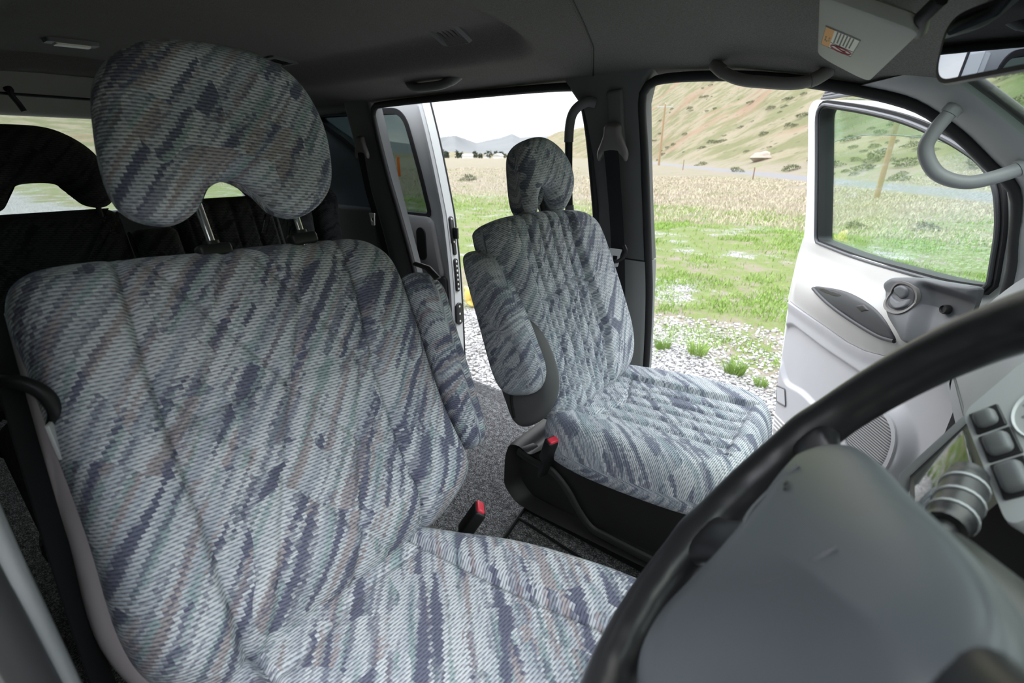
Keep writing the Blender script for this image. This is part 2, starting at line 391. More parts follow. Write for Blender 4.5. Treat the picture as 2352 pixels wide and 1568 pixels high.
# ---------------------------------------------------------------- driver seat
YD = -.42
ds = empty('captain_chair', (-.30, YD, 0.0), 'large pale grey front seat with purple and brown streaks nearest the steering wheel', 'car seat')
O, ew, eh, en = back_frame((-.51, .415), 28, YD)
fab = M['fabric_driver']
out = spline([(-.250, .495), (-.222, .531), (-.144, .536), (-.047, .531), (.071, .527), (.185, .520), (.243, .503), (.277, .455), (.276, .36), (.266, .227), (.256, .095), (.236, .02), (.165, -.02), (.08, -.03), (-.112, -.035), (-.225, -.03), (-.268, .02), (-.280, .09), (-.268, .216), (-.260, .339), (-.254, .43)], 420)
sLh, sLw = [.04, .175, .304, .408, .53], [-.187, -.169, -.162, -.154, -.141]
sRh, sRw = [.014, .286, .515], [.107, .146, .180]
def d_back(w, h, d):
    L = np.interp(h, sLh, sLw); R = np.interp(h, sRh, sRw)
    f = G(w-L, .006, .015)+G(w-R, .006, .015)
    inside = 1/(1+np.exp(-(w-L)/.006))*1/(1+np.exp((w-R)/.006))
    f += .016*(1-inside)
    hs = .296+.02*np.exp(-((w-.11)/.05)**2)*0
    f += G(h-hs-.008*np.sin((w+.1)*14), .007, .013)*inside
    a = .125
    for sg in (1, -1):
        q = (w*1.0+sg*(h-.30)*.52)/a; q = np.abs(q-np.round(q))*a; f += G(q, .007, .007)*inside
    f += .009*np.cos(w*8)*inside + .004*np.sin(h*17+w*5)+.022*np.exp(-((h-.055)/.055)**2)
    return f
bk = pillow('backrest', out, (0, .25), O-en*.045, ew, eh, en, fab, ds, re=.042, front=d_back, tf=.045, tb=.075, rb=.09, nr=84, uvo=(.3, .2))
# grey moulded shell down the outboard side
sh = spline([(-.256, .50), (-.1, .522), (.1, .515), (.24, .485), (.262, .36), (.25, .09), (.2, -.02), (-.2, -.045), (-.272, .0), (-.296, .09), (-.283, .216), (-.272, .33), (-.264, .42)], 200)
pillow('back_shell', sh, (0, .25), O-en*.078, ew, eh, en, M['shell'], ds, re=.03, tf=.028, tb=.07, nr=24)
cu = spline([(-.25, .10), (-.20, .035), (-.05, .015), (.12, .02), (.205, .05), (.240, .12), (.240, .19), (.225, .27), (.200, .36), (.160, .45), (.115, .54), (.05, .575), (-.12, .58), (-.22, .56), (-.262, .48), (-.265, .30)], 420)
tl = math.radians(3); ceh = np.array([-math.cos(tl), 0, -math.sin(tl)]); cen = np.array([-math.sin(tl), 0, math.cos(tl)])
def d_cush(w, h, d):
    R = .075+(.50-h)*.12; L = -.18
    inside = 1/(1+np.exp(-(w-L)/.006))*1/(1+np.exp((w-R)/.006))*1/(1+np.exp(-(h-.10)/.006))
    f = G(w-R, .006, .014)*(h > .08)+G(w-L, .006, .014)*(h > .08)+G(h-.10, .006, .010)*(w > L)*(w < R)+.012*(1-inside)
    f += G(h-.468-.01*np.cos(w*20), .006, .007)*inside
    return f+.005*np.sin(h*15)*inside
pillow('cushion', cu, (-.01, .30), (0.0, YD, .355), ew, ceh, cen, fab, ds, re=.05, front=d_cush, tf=.075, tb=.06, nr=84, uvo=(.9, 1.1))
b = MB(); b.box((-.345, YD, .19), (.55, .42, .22), None, .03); b.box((-.30, YD, .045), (.50, .36, .09), None, .01)
plab(b.build('seat_base', M['base_black'], ds), 'black plastic seat base')
# folded-up armrest on the inner side
arm = spline([(-.735, .765), (-.690, .790), (-.640, .770), (-.612, .700), (-.565, .575), (-.538, .490), (-.546, .452), (-.582, .438), (-.628, .47), (-.67, .57), (-.72, .69)], 220)
ao = np.array([(x, z) for x, z in arm])
ar = pillow('armrest', ao, (-.63, .60), (0, -.122, 0), (1, 0, 0), (0, 0, 1), (0, 1, 0), fab, ds, re=.03, tf=.033, tb=.033, nr=30, uvo=(.1, .4), uvext=.1)
l = MB(); l.tube([(-.70, -.118, .806), (-.665, -.118, .802), (-.64, -.118, .785)], .008, 10, flat=((0, 0, 1), .5)); plab(l.build('armrest_latch', M['black'], ar), 'black plastic armrest latch')
# headrest, raised
O2, _, eh2, en2 = back_frame((-.76, .88), 18, -.40)
hro = spline([(0, .272), (-.064, .258), (-.113, .218), (-.134, .155), (-.143, .085), (-.132, .048), (-.095, .032), (-.061, .043), (-.034, .074), (.0, .088), (.031, .067), (.052, .037), (.089, .025), (.132, .045), (.161, .085), (.174, .163), (.153, .231), (.098, .267)], 300)
hr = pillow('headrest', hro, (.015, .17), O2+en2*.02, ew, eh2, en2, fab, ds, re=.042, tf=.032, tb=.055, nr=56, uvo=(1.7, .3), pw=2.4,
            front=lambda w, h, d: .010*np.clip(1-(w-.015)**2/.03, 0, 1))
post_pair(hr, fab, O2, eh2, en2, (-.041, .098), -.10, .08, .01)
for w in (-.041, .098): guide_box(ds, O2, eh2, en2, w, -.006, .012)

# ---------------------------------------------------------------- passenger seat
YP = .35
ps = empty('captain_chair', (-.35, YP, 0), 'blue-grey quilted front passenger seat with folded armrest in front of the door pillar', 'car seat')
O, ew, eh, en = back_frame((-.51, .415), 21, YP); fab = M['fabric_pass']
out = spline([(-.235, .462), (-.20, .492), (-.02, .497), (.12, .485), (.185, .468), (.228, .425), (.252, .31), (.267, .163), (.262, .077), (.215, .0), (.11, -.03), (-.14, -.035), (-.190, -.01), (-.205, .06), (-.212, .2), (-.228, .35)], 460)
def p_back(w, h, d):
    L = np.interp(h, [.02, .1, .28, .32, .465], [-.190, -.172, -.165, -.163, -.185]); R = np.interp(h, [.01, .137, .286, .40, .47], [.052, .100, .074, .062, .070])
    inside = 1/(1+np.exp(-(w-L)/.005))*1/(1+np.exp((w-R)/.005))
    f = G(w-L, .005, .014)+G(w-R, .005, .014)+.016*(1-inside)
    p = .050; low = h < .286
    for sg in (1, -1):
        amp = np.where(low, .0125, .006)*sg*np.where(low, 1, 1 if sg > 0 else -1)
        q = (w+.02+amp*np.sin(2*PI*(h-.286)/np.where(low, .30, .40)))/p; q = np.abs(q-np.round(q))*p; f += G(q, .0048, np.where(low, .010, .0065))*inside
    f += G(h-.286-.012*np.cos(w*24), .005, .011)*inside
    return f
pillow('backrest', out, (0, .24), O-en*.05, ew, eh, en, fab, ps, re=.045, front=p_back, tf=.05, tb=.065, rb=.05, nr=96, uvo=(.2, .6), pw=2.6)
shp = spline([(-.690, .455), (-.672, .40), (-.648, .355), (-.610, .345), (-.560, .385), (-.528, .450), (-.530, .52), (-.57, .60), (-.62, .64), (-.68, .56)], 160)
sv = pillow('side_shell', shp, (-.62, .48), (0, .142, 0), (1, 0, 0), (0, 0, 1), (0, 1, 0), M['shell_dark'], ps, re=.025, tf=.03, tb=.028, nr=20)
z = MB(); z.tube(spline([(-.640, .112, .47), (-.640, .111, .42), (-.632, .113, .375)], 12, False), .004, 8); z.build('zip', M['black'], sv)
arm = spline([(-.770, .770), (-.725, .790), (-.682, .778), (-.640, .720), (-.580, .615), (-.543, .535), (-.552, .485), (-.590, .460), (-.640, .452), (-.680, .490), (-.722, .61)], 260)
ar = pillow('armrest', arm, (-.65, .62), (0, .108, 0), (1, 0, 0), (0, 0, 1), (0, 1, 0), fab, ps, re=.028, tf=.034, tb=.034, nr=36, uvo=(.5, .1), uvflip=1, pw=2.4, uvext=.1)
cu = spline([(-.235, .16), (-.19, .105), (-.06, .085), (.10, .09), (.185, .125), (.225, .20), (.235, .32), (.225, .45), (.19, .555), (.05, .58), (-.12, .58), (-.21, .56), (-.245, .46), (-.25, .30)], 460)
def p_cush(w, h, d):
    L, R = -.155, .115
    inside = 1/(1+np.exp(-(w-L)/.005))*1/(1+np.exp((w-R)/.005))*1/(1+np.exp(-(h-.145)/.005))
    f = .014*(1-inside)+G(w-L, .004, .007)*(h > .13)+G(w-R, .004, .007)*(h > .13)+G(h-.145, .004, .005)*(w > L)*(w < R)
    p = .045; v = h-.425-np.abs(w+.02)*.35
    q = (w+.02)/p; q = np.abs(q-np.round(q))*p; f += G(q, .006, .010)*inside*(v < 0)
    q = (w+.02+(h-.425)*.45)/p; q = np.abs(q-np.round(q))*p; f += G(q, .006, .008)*inside*(v > 0)
    f += G(v, .005, .009)*inside
    return f
pillow('cushion', cu, (-.01, .32), (0.0, YP+.01, .345), ew, ceh, cen, fab, ps, re=.045, front=p_cush, tf=.072, tb=.055, nr=92, uvo=(.4, 2.1), pw=2.6)
b = MB()
prof = [(-.705, .10), (-.70, .205), (-.685, .252), (-.65, .262), (-.615, .243), (-.56, .292), (-.48, .325), (-.20, .318), (-.07, .30), (-.045, .22), (-.05, .075), (-.60, .055), (-.66, .058)]
prof = roundpoly(prof, .02, 4)
def sec(y, k, dz=0): c = np.array([-.38, .19]); return [(c[0]+(x-c[0])*k, y, c[1]+(zz-c[1])*k+dz) for x, zz in prof]
b.loft([sec(.20, .90), sec(.165, .955), sec(.155, .99), sec(.165, 1.0), sec(.20, 1.0), sec(.54, 1.0), sec(.56, .97)])
sb = b.build('seat_base', M['base_black'], ps, sharp=35); plab(sb, 'scuffed black plastic seat base')
r_ = MB(); r_.tube(spline([(-.655, .163, .235), (-.60, .160, .225), (-.545, .159, .225), (-.495, .158, .190), (-.455, .157, .140), (-.415, .157, .105), (-.36, .157, .100), (-.20, .158, .098), (-.07, .158, .095)], 80, False), .013, 12, flat=((0, 1, 0), .6)); r_.build('moulded_rib', M['base_black'], sb)
b = MB(); b.box((-.36, .35, .04), (.56, .30, .078), None, .006); b.box((-.36, .215, .018), (.60, .035, .036), None, .004); b.build('floor_rail', M['black'], ps)
O2, _, eh2, en2 = back_frame((-.69, .865), 15, .40)
hro = spline([(-.03, .192), (-.085, .184), (-.118, .155), (-.137, .085), (-.142, .03), (-.128, .000), (-.112, .006), (-.098, .038), (-.070, .064), (-.034, .062), (-.020, .020), (-.004, -.006), (.032, .008), (.072, .040), (.092, .078), (.086, .122), (.056, .160), (.012, .184)], 300)
hr = pillow('headrest', hro, (-.025, .115), O2-en2*.02, ew, eh2, en2, fab, ps, re=.045, tf=.035, tb=.06, nr=50, uvo=(2.2, .9), pw=2.8)
post_pair(hr, fab, O2, eh2, en2, (-.115, -.035), -.05, .06, .035, .007, mat='black')
for w in (-.115, -.035): guide_box(ps, O2, eh2, en2, w, -.012, .035, (.03, .05, .016))
buckle('seat_belt_buckle', 'black buckle with red button standing beside the front passenger seat cushion', (-.520, .125, .335), (.30, -.10, .95), .07, (.85, -.3, -.2))
buckle('seat_belt_buckle', 'red buttoned buckle leaning between the driver seat cushion and the carpet', (-.545, -.135, .285), (.33, .45, .80), .15, (-.6, -.5, .6))

# ---------------------------------------------------------------- second row bench (seat velour with cabin shade in its colour)
bn = empty('bench_seat', (-1.55, -.28, 0), 'second row bench seat, fabric darkened for shade, with two headrests behind the front seats', 'bench seat')
O, ew, eh, en = back_frame((-1.52, .43), 14, -.30); fab = M['fabric_shaded']
def ch_back(w, h, d):
    q = w/.062; q = np.abs(q-np.round(q))*.062; return G(q, .005, .007)
def rr(x0, x1, y0, y1, r=.04, n=200): return spline(roundpoly([(x0, y0), (x1, y0), (x1, y1), (x0, y1)], r, 5), n)
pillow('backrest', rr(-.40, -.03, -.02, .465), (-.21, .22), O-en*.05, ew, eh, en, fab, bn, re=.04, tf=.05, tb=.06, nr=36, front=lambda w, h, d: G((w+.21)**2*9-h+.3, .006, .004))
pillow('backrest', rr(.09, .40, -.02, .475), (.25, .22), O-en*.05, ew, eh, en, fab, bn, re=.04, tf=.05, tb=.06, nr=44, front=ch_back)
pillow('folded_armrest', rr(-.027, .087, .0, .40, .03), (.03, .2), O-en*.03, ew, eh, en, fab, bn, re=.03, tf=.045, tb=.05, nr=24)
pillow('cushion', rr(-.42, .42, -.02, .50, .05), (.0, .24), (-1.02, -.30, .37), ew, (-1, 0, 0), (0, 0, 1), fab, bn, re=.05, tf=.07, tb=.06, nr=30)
b = MB(); b.box((-1.28, -.26, .15), (.44, .82, .30), None, .02); b.build('seat_base', M['black'], bn)
for yc, dz in ((-.475, 0.0), (-.055, -.01)):
    O2, _, eh2, en2 = back_frame((-1.64, .885+dz), 12, yc)
    hro = spline([(0, .190), (-.07, .180), (-.125, .135), (-.148, .07), (-.143, .02), (-.115, -.008), (-.075, .0), (-.052, .035), (-.03, .055), (.03, .055), (.052, .035), (.075, .0), (.115, -.008), (.143, .02), (.148, .07), (.125, .135), (.07, .180)], 200)
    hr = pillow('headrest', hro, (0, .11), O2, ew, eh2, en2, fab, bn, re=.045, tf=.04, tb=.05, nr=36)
    post_pair(hr, fab, O2, eh2, en2, (-.10, .10), -.05, .04, .0, .006, mat='black')
fs = empty('folded_seat', (-2.28, .52, .3), 'dark third row seat folded up against the rear side wall', 'folded seat')
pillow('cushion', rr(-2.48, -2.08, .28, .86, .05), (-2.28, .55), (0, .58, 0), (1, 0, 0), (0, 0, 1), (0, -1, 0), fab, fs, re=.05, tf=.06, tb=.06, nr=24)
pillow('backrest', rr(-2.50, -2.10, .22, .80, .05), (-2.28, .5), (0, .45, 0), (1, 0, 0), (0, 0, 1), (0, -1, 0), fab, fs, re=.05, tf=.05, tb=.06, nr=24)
# ================================================================== BODY SHELL
def ceil_z(x, y):
    x = np.asarray(x, float); y = np.asarray(y, float)
    ze = np.interp(x, [-3.1, -1.9, -.6, -.37, -.18, 0, .06], [1.25, 1.222, 1.222, 1.205, 1.168, 1.115, 1.10])
    zc = np.interp(x, [-3.1, -2.6, -.9, -.55, -.3, -.15, -.05, .03, .06], [1.345, 1.305, 1.285, 1.283, 1.268, 1.248, 1.225, 1.20, 1.185])
    z = ze+(zc-ze)*(1-np.clip(np.abs(y)/.745, 0, 1)**2.4)
    R = .16; hx, hy = (2.75-.76)/2, .52/2.4
    qx = np.abs(x+(2.75+.76)/2)-hx+R; qy = np.abs(y)/2.4-hy+R
    sd = np.minimum(np.maximum(qx, qy), 0)+np.hypot(np.maximum(qx, 0), np.maximum(qy, 0))-R
    t = np.clip(-sd/.05, 0, 1); return z+.06*t*t*(3-2*t)
def ceil_n(x, y):
    e = .01; dx = (ceil_z(x+e, y)-ceil_z(x-e, y))/(2*e); dy = (ceil_z(x, y+e)-ceil_z(x, y-e))/(2*e)
    n = np.array([dx, dy, -1.]); return n/np.linalg.norm(n)
def ceil_frame(x, y, ang=0):
    n = ceil_n(x, y); ex = np.array([1., 0, 0]); ex -= n*(ex@n); ex /= np.linalg.norm(ex); ey = np.cross(n, ex)
    a = math.radians(ang); e1 = ex*math.cos(a)+ey*math.sin(a); e2 = np.cross(n, e1)
    return np.array([x, y, float(ceil_z(x, y))]), np.stack([e1, e2, n], 1)      # columns: along, across, down
xs = np.r_[np.linspace(-3.1, -1.3, 50), np.linspace(-1.28, .055, 90)]; ys = np.linspace(-.76, .76, 130)
X, Y = np.meshgrid(xs, ys, indexing='ij'); Zc = ceil_z(X, Y); nx_, ny_ = X.shape
V = np.vstack([np.stack([X, Y, Zc], -1).reshape(-1, 3), np.stack([X, Y, Zc+.05], -1).reshape(-1, 3)])
idx = np.arange(nx_*ny_).reshape(nx_, ny_)
q = np.stack([idx[:-1, :-1], idx[1:, :-1], idx[1:, 1:], idx[:-1, 1:]], -1).reshape(-1, 4)
edge = np.r_[idx[:, 0], idx[-1, 1:], idx[-2::-1, -1], idx[0, -2:0:-1]]; e2_ = np.roll(edge, -1); N0 = nx_*ny_
F_ = [tuple(a) for a in q]+[tuple(a[::-1]+N0) for a in q]+[(a, b, b+N0, a+N0) for a, b in zip(edge, e2_)]
struct(fixn(link('ceiling', V, F_, M['headliner'], sharp=50)))
# headliner joint between cab and rear headliner
s = MB(); ysj = np.linspace(.735, -.3, 50); s.tube([(-.765-.03*min(1, max(0, (y-.5)/.2))+.28*(1-y/.735), y, float(ceil_z(-.765+.28*(1-y/.735), y))-.0005) for y in ysj], .0028, 6)
struct(s.build('trim_1', M['rubber']))

# floor and sills
b = MB(); b.box((-1.3, 0, -.05), (3.7, 1.54, .10)); struct(b.build('floor', M['carpet'], smooth=False))
b = MB(); b.box((-1.2, .715, -.03), (1.16, .10, .06), None, .012); struct(b.build('trim_2', M['dash_light']))
b = MB(); b.box((-.20, .735, -.05), (.72, .12, .12), None, .015); struct(b.build('trim_3', M['trim']))
b = MB(); b.tube([(-.70, .60, .004), (-.66, .20, .004), (-.60, -.10, .004)], .006, 8); b.tube([(-.66, .16, .004), (-.30, .13, .004)], .004, 8); struct(b.build('trim_4', M['black']))
b = MB(); b.box((-.2, -.72, -.05), (1.3, .10, .13), None, .015); struct(b.build('trim_5', M['trim']))

def pillar(name, rows, mat, thick=.07, r=.02, out=1):
    """rows (z, xRear, xFront, y): a pillar trim with rounded inner corners, y is its inner face"""
    secs = []
    for zz, xr, xf, y in rows:
        P = roundpoly([(xr, y+out*thick), (xr, y), (xf, y), (xf, y+out*thick)], [0.001, r, r, .001], 5)
        secs.append([(p[0], p[1], zz) for p in P])
    b = MB(); b.loft(secs); return struct(b.build(name, mat, sharp=50))
pillar('trim_6', [(1.245, -.90, -.58, .70), (1.205, -.875, -.61, .705), (1.15, -.83, -.622, .712), (1.0, -.793, -.612, .735), (.85, -.772, -.598, .755), (.68, -.762, -.575, .768)], M['trim'])
pillar('trim_7', [(.676, -.762, -.572, .764), (.45, -.752, -.556, .768), (.25, -.742, -.545, .770), (-.06, -.735, -.538, .772)], M['trim_cloth'])
pillar('trim_8', [(1.24, -2.10, -1.905, .715), (1.10, -2.09, -1.895, .735), (.95, -2.07, -1.875, .75), (.75, -2.04, -1.835, .762), (.50, -1.97, -1.765, .765), (.2, -1.93, -1.72, .77), (-.06, -1.90, -1.70, .77)], M['trim'], r=.03)
b = MB(); b.box((-2.55, .80, .35), (1.06, .07, .82), None, .02); struct(b.build('wall_left', M['trim']))
b = MB(); b.box((-2.55, .79, 1.235), (1.06, .08, .07), None, .02); b.box((-2.98, .79, .95), (.16, .08, .6), None, .02); struct(b.build('trim_9', M['trim']))
b = MB(); b.box((-2.5, .795, .97), (.90, .005, .46)); o = struct(b.build('window_1', M['glass_quarter'], smooth=False))
# right-hand side behind the driver
b = MB(); b.box((-1.90, -.80, .40), (2.44, .07, .92), None, .02); b.box((-1.90, -.79, 1.23), (2.44, .08, .08), None, .02); b.box((-.74, -.80, 1.0), (.12, .07, .5)); b.box((-1.75, -.80, 1.0), (.14, .07, .5)); b.box((-3.02, -.80, 1.0), (.16, .07, .5)); struct(b.build('wall_right', M['trim']))
b = MB(); b.box((-1.9, -.805, 1.02), (2.3, .004, .38)); struct(b.build('window_2', M['glass_dark'], smooth=False))
pillar('trim_10', [(1.2, -.72, -.56, -.72), (.95, -.70, -.53, -.728), (.82, -.69, -.49, -.7325), (.70, -.68, -.455, -.735), (.60, -.68, -.438, -.738), (.45, -.68, -.425, -.740), (.2, -.68, -.415, -.745), (0, -.68, -.41, -.745)], M['trim_light'], r=.012, out=-1, thick=.028)
s = MB(); s.tube(spline([(-.555, -.758, 1.2), (-.525, -.757, .95), (-.47, -.757, .75), (-.432, -.756, .60), (-.415, -.758, .4), (-.40, -.76, .05)], 40, False), .0125, 12); struct(s.build('trim_11', M['rubber']))
# tail
b = MB(); b.box((-3.08, 0, .36), (.06, 1.52, .78), None, .02); struct(b.build('wall_back', M['trim']))
b = MB(); b.box((-3.06, 0, 1.262), (.10, 1.52, .19), None, .025); b.box((-3.08, .70, .95), (.07, .14, .5), None, .02); b.box((-3.08, -.70, .95), (.07, .14, .5), None, .02); struct(b.build('trim_12', M['rear_trim']))
b = MB(); b.box((-3.07, 0, .97), (.006, 1.4, .46)); struct(b.build('window_3', M['glass_rear'], smooth=False))
# door seals
def seal(name, pts, r=.011, n=120, k=1.0):
    s = MB(); s.tube(spline(pts, n, False), r, 12); return struct(s.build(name, M['rubber']))
seal('trim_13', [(-.545, .785, 0), (-.548, .785, .30), (-.562, .78, .55), (-.585, .77, .75), (-.612, .745, 1.0), (-.628, .725, 1.14), (-.615, .716, 1.185), (-.56, .712, 1.203), (-.37, .712, 1.193), (-.18, .712, 1.160), (0, .712, 1.108), (.09, .712, 1.048), (.164, .716, .982), (.217, .726, .930), (.245, .74, .83), (.264, .755, .74), (.28, .77, .5), (.28, .77, 0)], .013)
seal('trim_14', [(-.738, .782, 0), (-.745, .78, .3), (-.765, .775, .7), (-.795, .745, 1.0), (-.815, .728, 1.13), (-.84, .722, 1.19), (-.90, .72, 1.208), (-1.3, .72, 1.213), (-1.80, .72, 1.210), (-1.875, .722, 1.195), (-1.895, .735, 1.14), (-1.865, .758, .92), (-1.82, .772, .73), (-1.75, .775, .48), (-1.71, .78, .2), (-1.69, .78, 0)], .013)
# A-pillars and windscreen
dc = [(-.10, .702, 1.150), (0, .702, 1.118), (.09, .702, 1.058), (.164, .706, .990), (.217, .716, .938), (.245, .730, .83), (.264, .745, .74), (.28, .76, .5), (.28, .76, .0)]
wc = [(.035, .60, 1.165), (.06, .595, 1.148), (.092, .592, 1.124), (.169, .595, 1.063), (.28, .615, .97), (.40, .64, .86), (.48, .66, .78), (.52, .68, .6), (.52, .68, .2)]
for sgn, nm in ((1, 'trim_15'), (-1, 'trim_16')):
    A = spline(dc, 60, False); B2 = spline(wc, 60, False); secs = []
    for a, w in zip(A, B2):
        a = a*np.array([1, sgn, 1]); w = w*np.array([1, sgn, 1]); o_ = np.array([.03, .06*sgn, .03])
        m1 = a*.7+w*.3+np.array([-.012, -.012*sgn, -.004]); m2 = a*.3+w*.7+np.array([-.012, -.012*sgn, -.004])
        secs.append([a+o_, a, m1, m2, w, w+np.array([-.012, .06*sgn, .004])])
    b = MB(); b.loft(secs); struct(b.build(nm, M['trim_light'] if sgn > 0 else M['trim'], sharp=60))
for sgn, nm in ((1, 'trim_17'), (-1, 'trim_18')):
    s = MB(); s.tube([np.array(p)*np.array([1, sgn, 1])+np.array([.006, 0, .0]) for p in spline(wc[:7], 50, False)], .009, 10); struct(s.build(nm, M['rubber']))
s = MB(); s.tube([(.06, y, float(ceil_z(.055, y))-.002+.02*(abs(y)/.6)**2) for y in np.linspace(-.6, .6, 30)], .012, 10); struct(s.build('trim_19', M['rubber']))
g = []; 
for y in np.linspace(-.61, .61, 21):
    bow = .05*(1-(y/.62)**2); g.append([(.065+bow*.2+t*.46, y, 1.180-.05*(abs(y)/.6)**2-t*.37+0*t+bow*.2*0) for t in np.linspace(0, 1, 12)])
b = MB(); b.loft(g, closed_section=False, caps=False); struct(b.build('window_4', M['glass_front'], sharp=None))

# ================================================================== ROOF FITTINGS
def at_ceiling(name, label, cat, x, y, ang=0, group=None):
    p, R = ceil_frame(x, y, ang); return empty(name, tuple(p), label, cat, group), p, R
def vent(x, y, label, ang=0, lx=.120, ly=.105):
    t, p, R = at_ceiling('air_vent', label, 'air vent', x, y, ang, None)
    def loop(hx, hy, d, r): return [p+R@np.array([a[0], a[1], d]) for a in roundpoly([(-hx, -hy), (hx, -hy), (hx, hy), (-hx, hy)], r, 4)]
    b = MB(); b.ring(loop(lx/2, ly/2, .006, .008), loop(lx/2-.017, ly/2-.014, .008, .004), loop(lx/2, ly/2, -.012, .008), loop(lx/2-.02, ly/2-.017, -.012, .004)); b.build('frame', M['trim'], t)
    b = MB(); b.prism(loop(lx/2-.015, ly/2-.012, -.006, .004), loop(lx/2-.015, ly/2-.012, -.012, .004)); plab(b.build('duct', M['black'], t), 'black duct behind the slats')
    for k in range(5):
        b = MB(); b.box(p+R@np.array([-.034+.017*k, 0, -.002]), (.003, ly-.03, .012), R@np.array([[.9, 0, .44], [0, 1, 0], [-.44, 0, .9]])); b.build('slat', M['black'], t)
    return t
vent(-1.095, .415, 'square grey ceiling vent with black slats near the front of the rear headliner')
vent(-1.96, .365, 'dark ceiling vent partly hidden behind the driver headrest', 0, .12, .10)
t, p, R = at_ceiling('dome_lamp', 'rectangular dome lamp with a milky lens on the rear ceiling', 'ceiling lamp', -2.26, -.180, 90)
def lp(hx, hy, d, r): return [p+R@np.array([a[0], a[1], d]) for a in roundpoly([(-hx, -hy), (hx, -hy), (hx, hy), (-hx, hy)], r, 5)]
b = MB(); b.prism(lp(.068, .032, .012, .014), lp(.072, .036, -.008, .014)); b.build('housing', M['trim'], t)
b = MB(); b.prism(lp(.046, .020, .018, .008), lp(.048, .022, .008, .008)); plab(b.build('lens', M['lens'], t), 'milky white lens')
def grab(name, label, ends, sag, x_r, mat_grip, mat_end, r=.0125, bend=.10, flat=None):
    e0, e1 = np.array(ends[0], float), np.array(ends[1], float); sag = np.array(sag, float)
    t = empty(name, tuple((e0+e1)/2), label, 'grab handle')
    P = spline([e0, e0*.88+e1*.12+sag*.62, e0*.72+e1*.28+sag*.96, (e0+e1)/2+sag, e0*.28+e1*.72+sag*.96, e0*.12+e1*.88+sag*.62, e1], 60, False)
    g = MB(); g.tube(P[9:51], r, 14, flat=flat); g.build('grip', mat_grip, t)
    for sl in (P[:10], P[50:]):
        g = MB(); g.tube(sl, r*1.12, 14, flat=flat); g.build('end_cap', mat_end, t)
    return t
grab('grab_handle', 'dark grab handle hanging from the roof above the front passenger door opening', ((-.418, .665, 1.218), (-.165, .675, 1.182)), (.01, -.03, -.036), 0, M['handle_dark'], M['handle_dark'], .0135)
grab('grab_handle', 'small dark grab handle under the ceiling above the sliding door opening', ((-1.50, .605, 1.262), (-1.24, .605, 1.262)), (.0, -.02, -.030), 0, M['trim'], M['trim'], .015)
# pillar-mounted entry handles
t = empty('grab_handle', (.12, .69, 1.03), 'pale grey curved grab handle on the windscreen pillar above the open door', 'grab handle')
P = spline([(.088, .665, 1.118), (.074, .640, 1.098), (.050, .630, 1.050), (.045, .630, 1.012), (.075, .632, .968), (.125, .635, .952), (.175, .640, .968), (.215, .655, .992), (.235, .672, 1.002)], 90, False)
g = MB(); g.tube(P[14:76], .0135, 16); g.build('grip', M['handle_grey'], t)
for sl in (P[:15], P[75:]):
    g = MB(); g.tube(sl, .0165, 16, flat=((0, 1, 0), .8)); g.build('end_cap', M['handle_grey'], t)
t = empty('grab_handle', (-.84, .72, 1.0), 'dark upright entry handle beside the sliding door opening on the door pillar', 'grab handle')
P = spline([(-.775, .715, 1.155), (-.80, .70, 1.158), (-.838, .695, 1.135), (-.853, .695, 1.09), (-.853, .697, 1.0), (-.846, .70, .86), (-.835, .705, .80), (-.80, .715, .765), (-.77, .73, .76)], 90, False)
g = MB(); g.tube(P[30:66], .0125, 14); g.build('grip', M['rubber'], t)
for sl in (P[:31], P[65:]):
    g = MB(); g.tube(sl, .0150, 14); g.build('end_cap', M['trim'], t)

# sun visor with its sticker
vp = lambda x, y, d=0: np.array([x, y, 1.1835-.48*(x+.155)-.085*(y-.40)+d])
t = empty('sun_visor', (-.06, .2, 1.17), 'pale grey sun visor with an orange and white sticker folded up on the ceiling', 'sun visor')
vo = roundpoly([(-.157, .405), (-.072, .455), (-.010, .06), (-.120, .06)], [.035, .035, .02, .02], 8)
b = MB(); secs = []
for d, k in ((-.012, .97), (-.010, .995), (-.004, 1), (.004, .995), (.007, .97)):
    c = vo.mean(0); secs.append([vp(*(c+(q-c)*k), d) for q in vo])
b.loft(secs); b.build('visor_panel', M['visor'], t)
k_ = MB(); k_.tube([vp(-.012, .10, .0), vp(-.012, .06, .004), vp(.0, .045, .02)], .008, 12); plab(k_.build('pivot', M['black'], t), 'dark visor pivot')
STK = dict(o=np.array([-.122, .175]), e1=np.array([-.15, .989])*1.35, e2=np.array([.989, .15])*.85)
def sp(a, c, d): q = STK['o']+STK['e1']*a+STK['e2']*c; return vp(q[0], q[1], -.0125-d)
def patch(bm, a0, a1, c0, c1, d): bm.prism([sp(a0, c0, d), sp(a1, c0, d), sp(a1, c1, d), sp(a0, c1, d)], [sp(a0, c0, d-.0006), sp(a1, c0, d-.0006), sp(a1, c1, d-.0006), sp(a0, c1, d-.0006)])
b = MB(); patch(b, 0, .088, 0, .054, .0006); stk = plab(b.build('sticker', M['white'], t, smooth=False), 'white warning sticker with an orange end band')
b = MB(); patch(b, 0, .088, 0, .0145, .0010); b.build('orange_band', M['orange'], stk, smooth=False)
b = MB()
for k, (a, c) in enumerate([(.040, .004), (.040, .010), (.046, .004), (.046, .0095), (.055, .004), (.055, .010), (.058, .007)]): patch(b, a, a+(.0015 if k % 2 else .006), c, c+.002, .0014)
for r0, c in enumerate((.0185, .0235, .0285, .0335, .0385, .0435)):
    a = .004
    while a < .055-.004*(r0 % 2):
        wd = .0014+.0022*rng.random(); patch(b, a, a+wd, c, c+.0022, .0010); a += wd+.0016
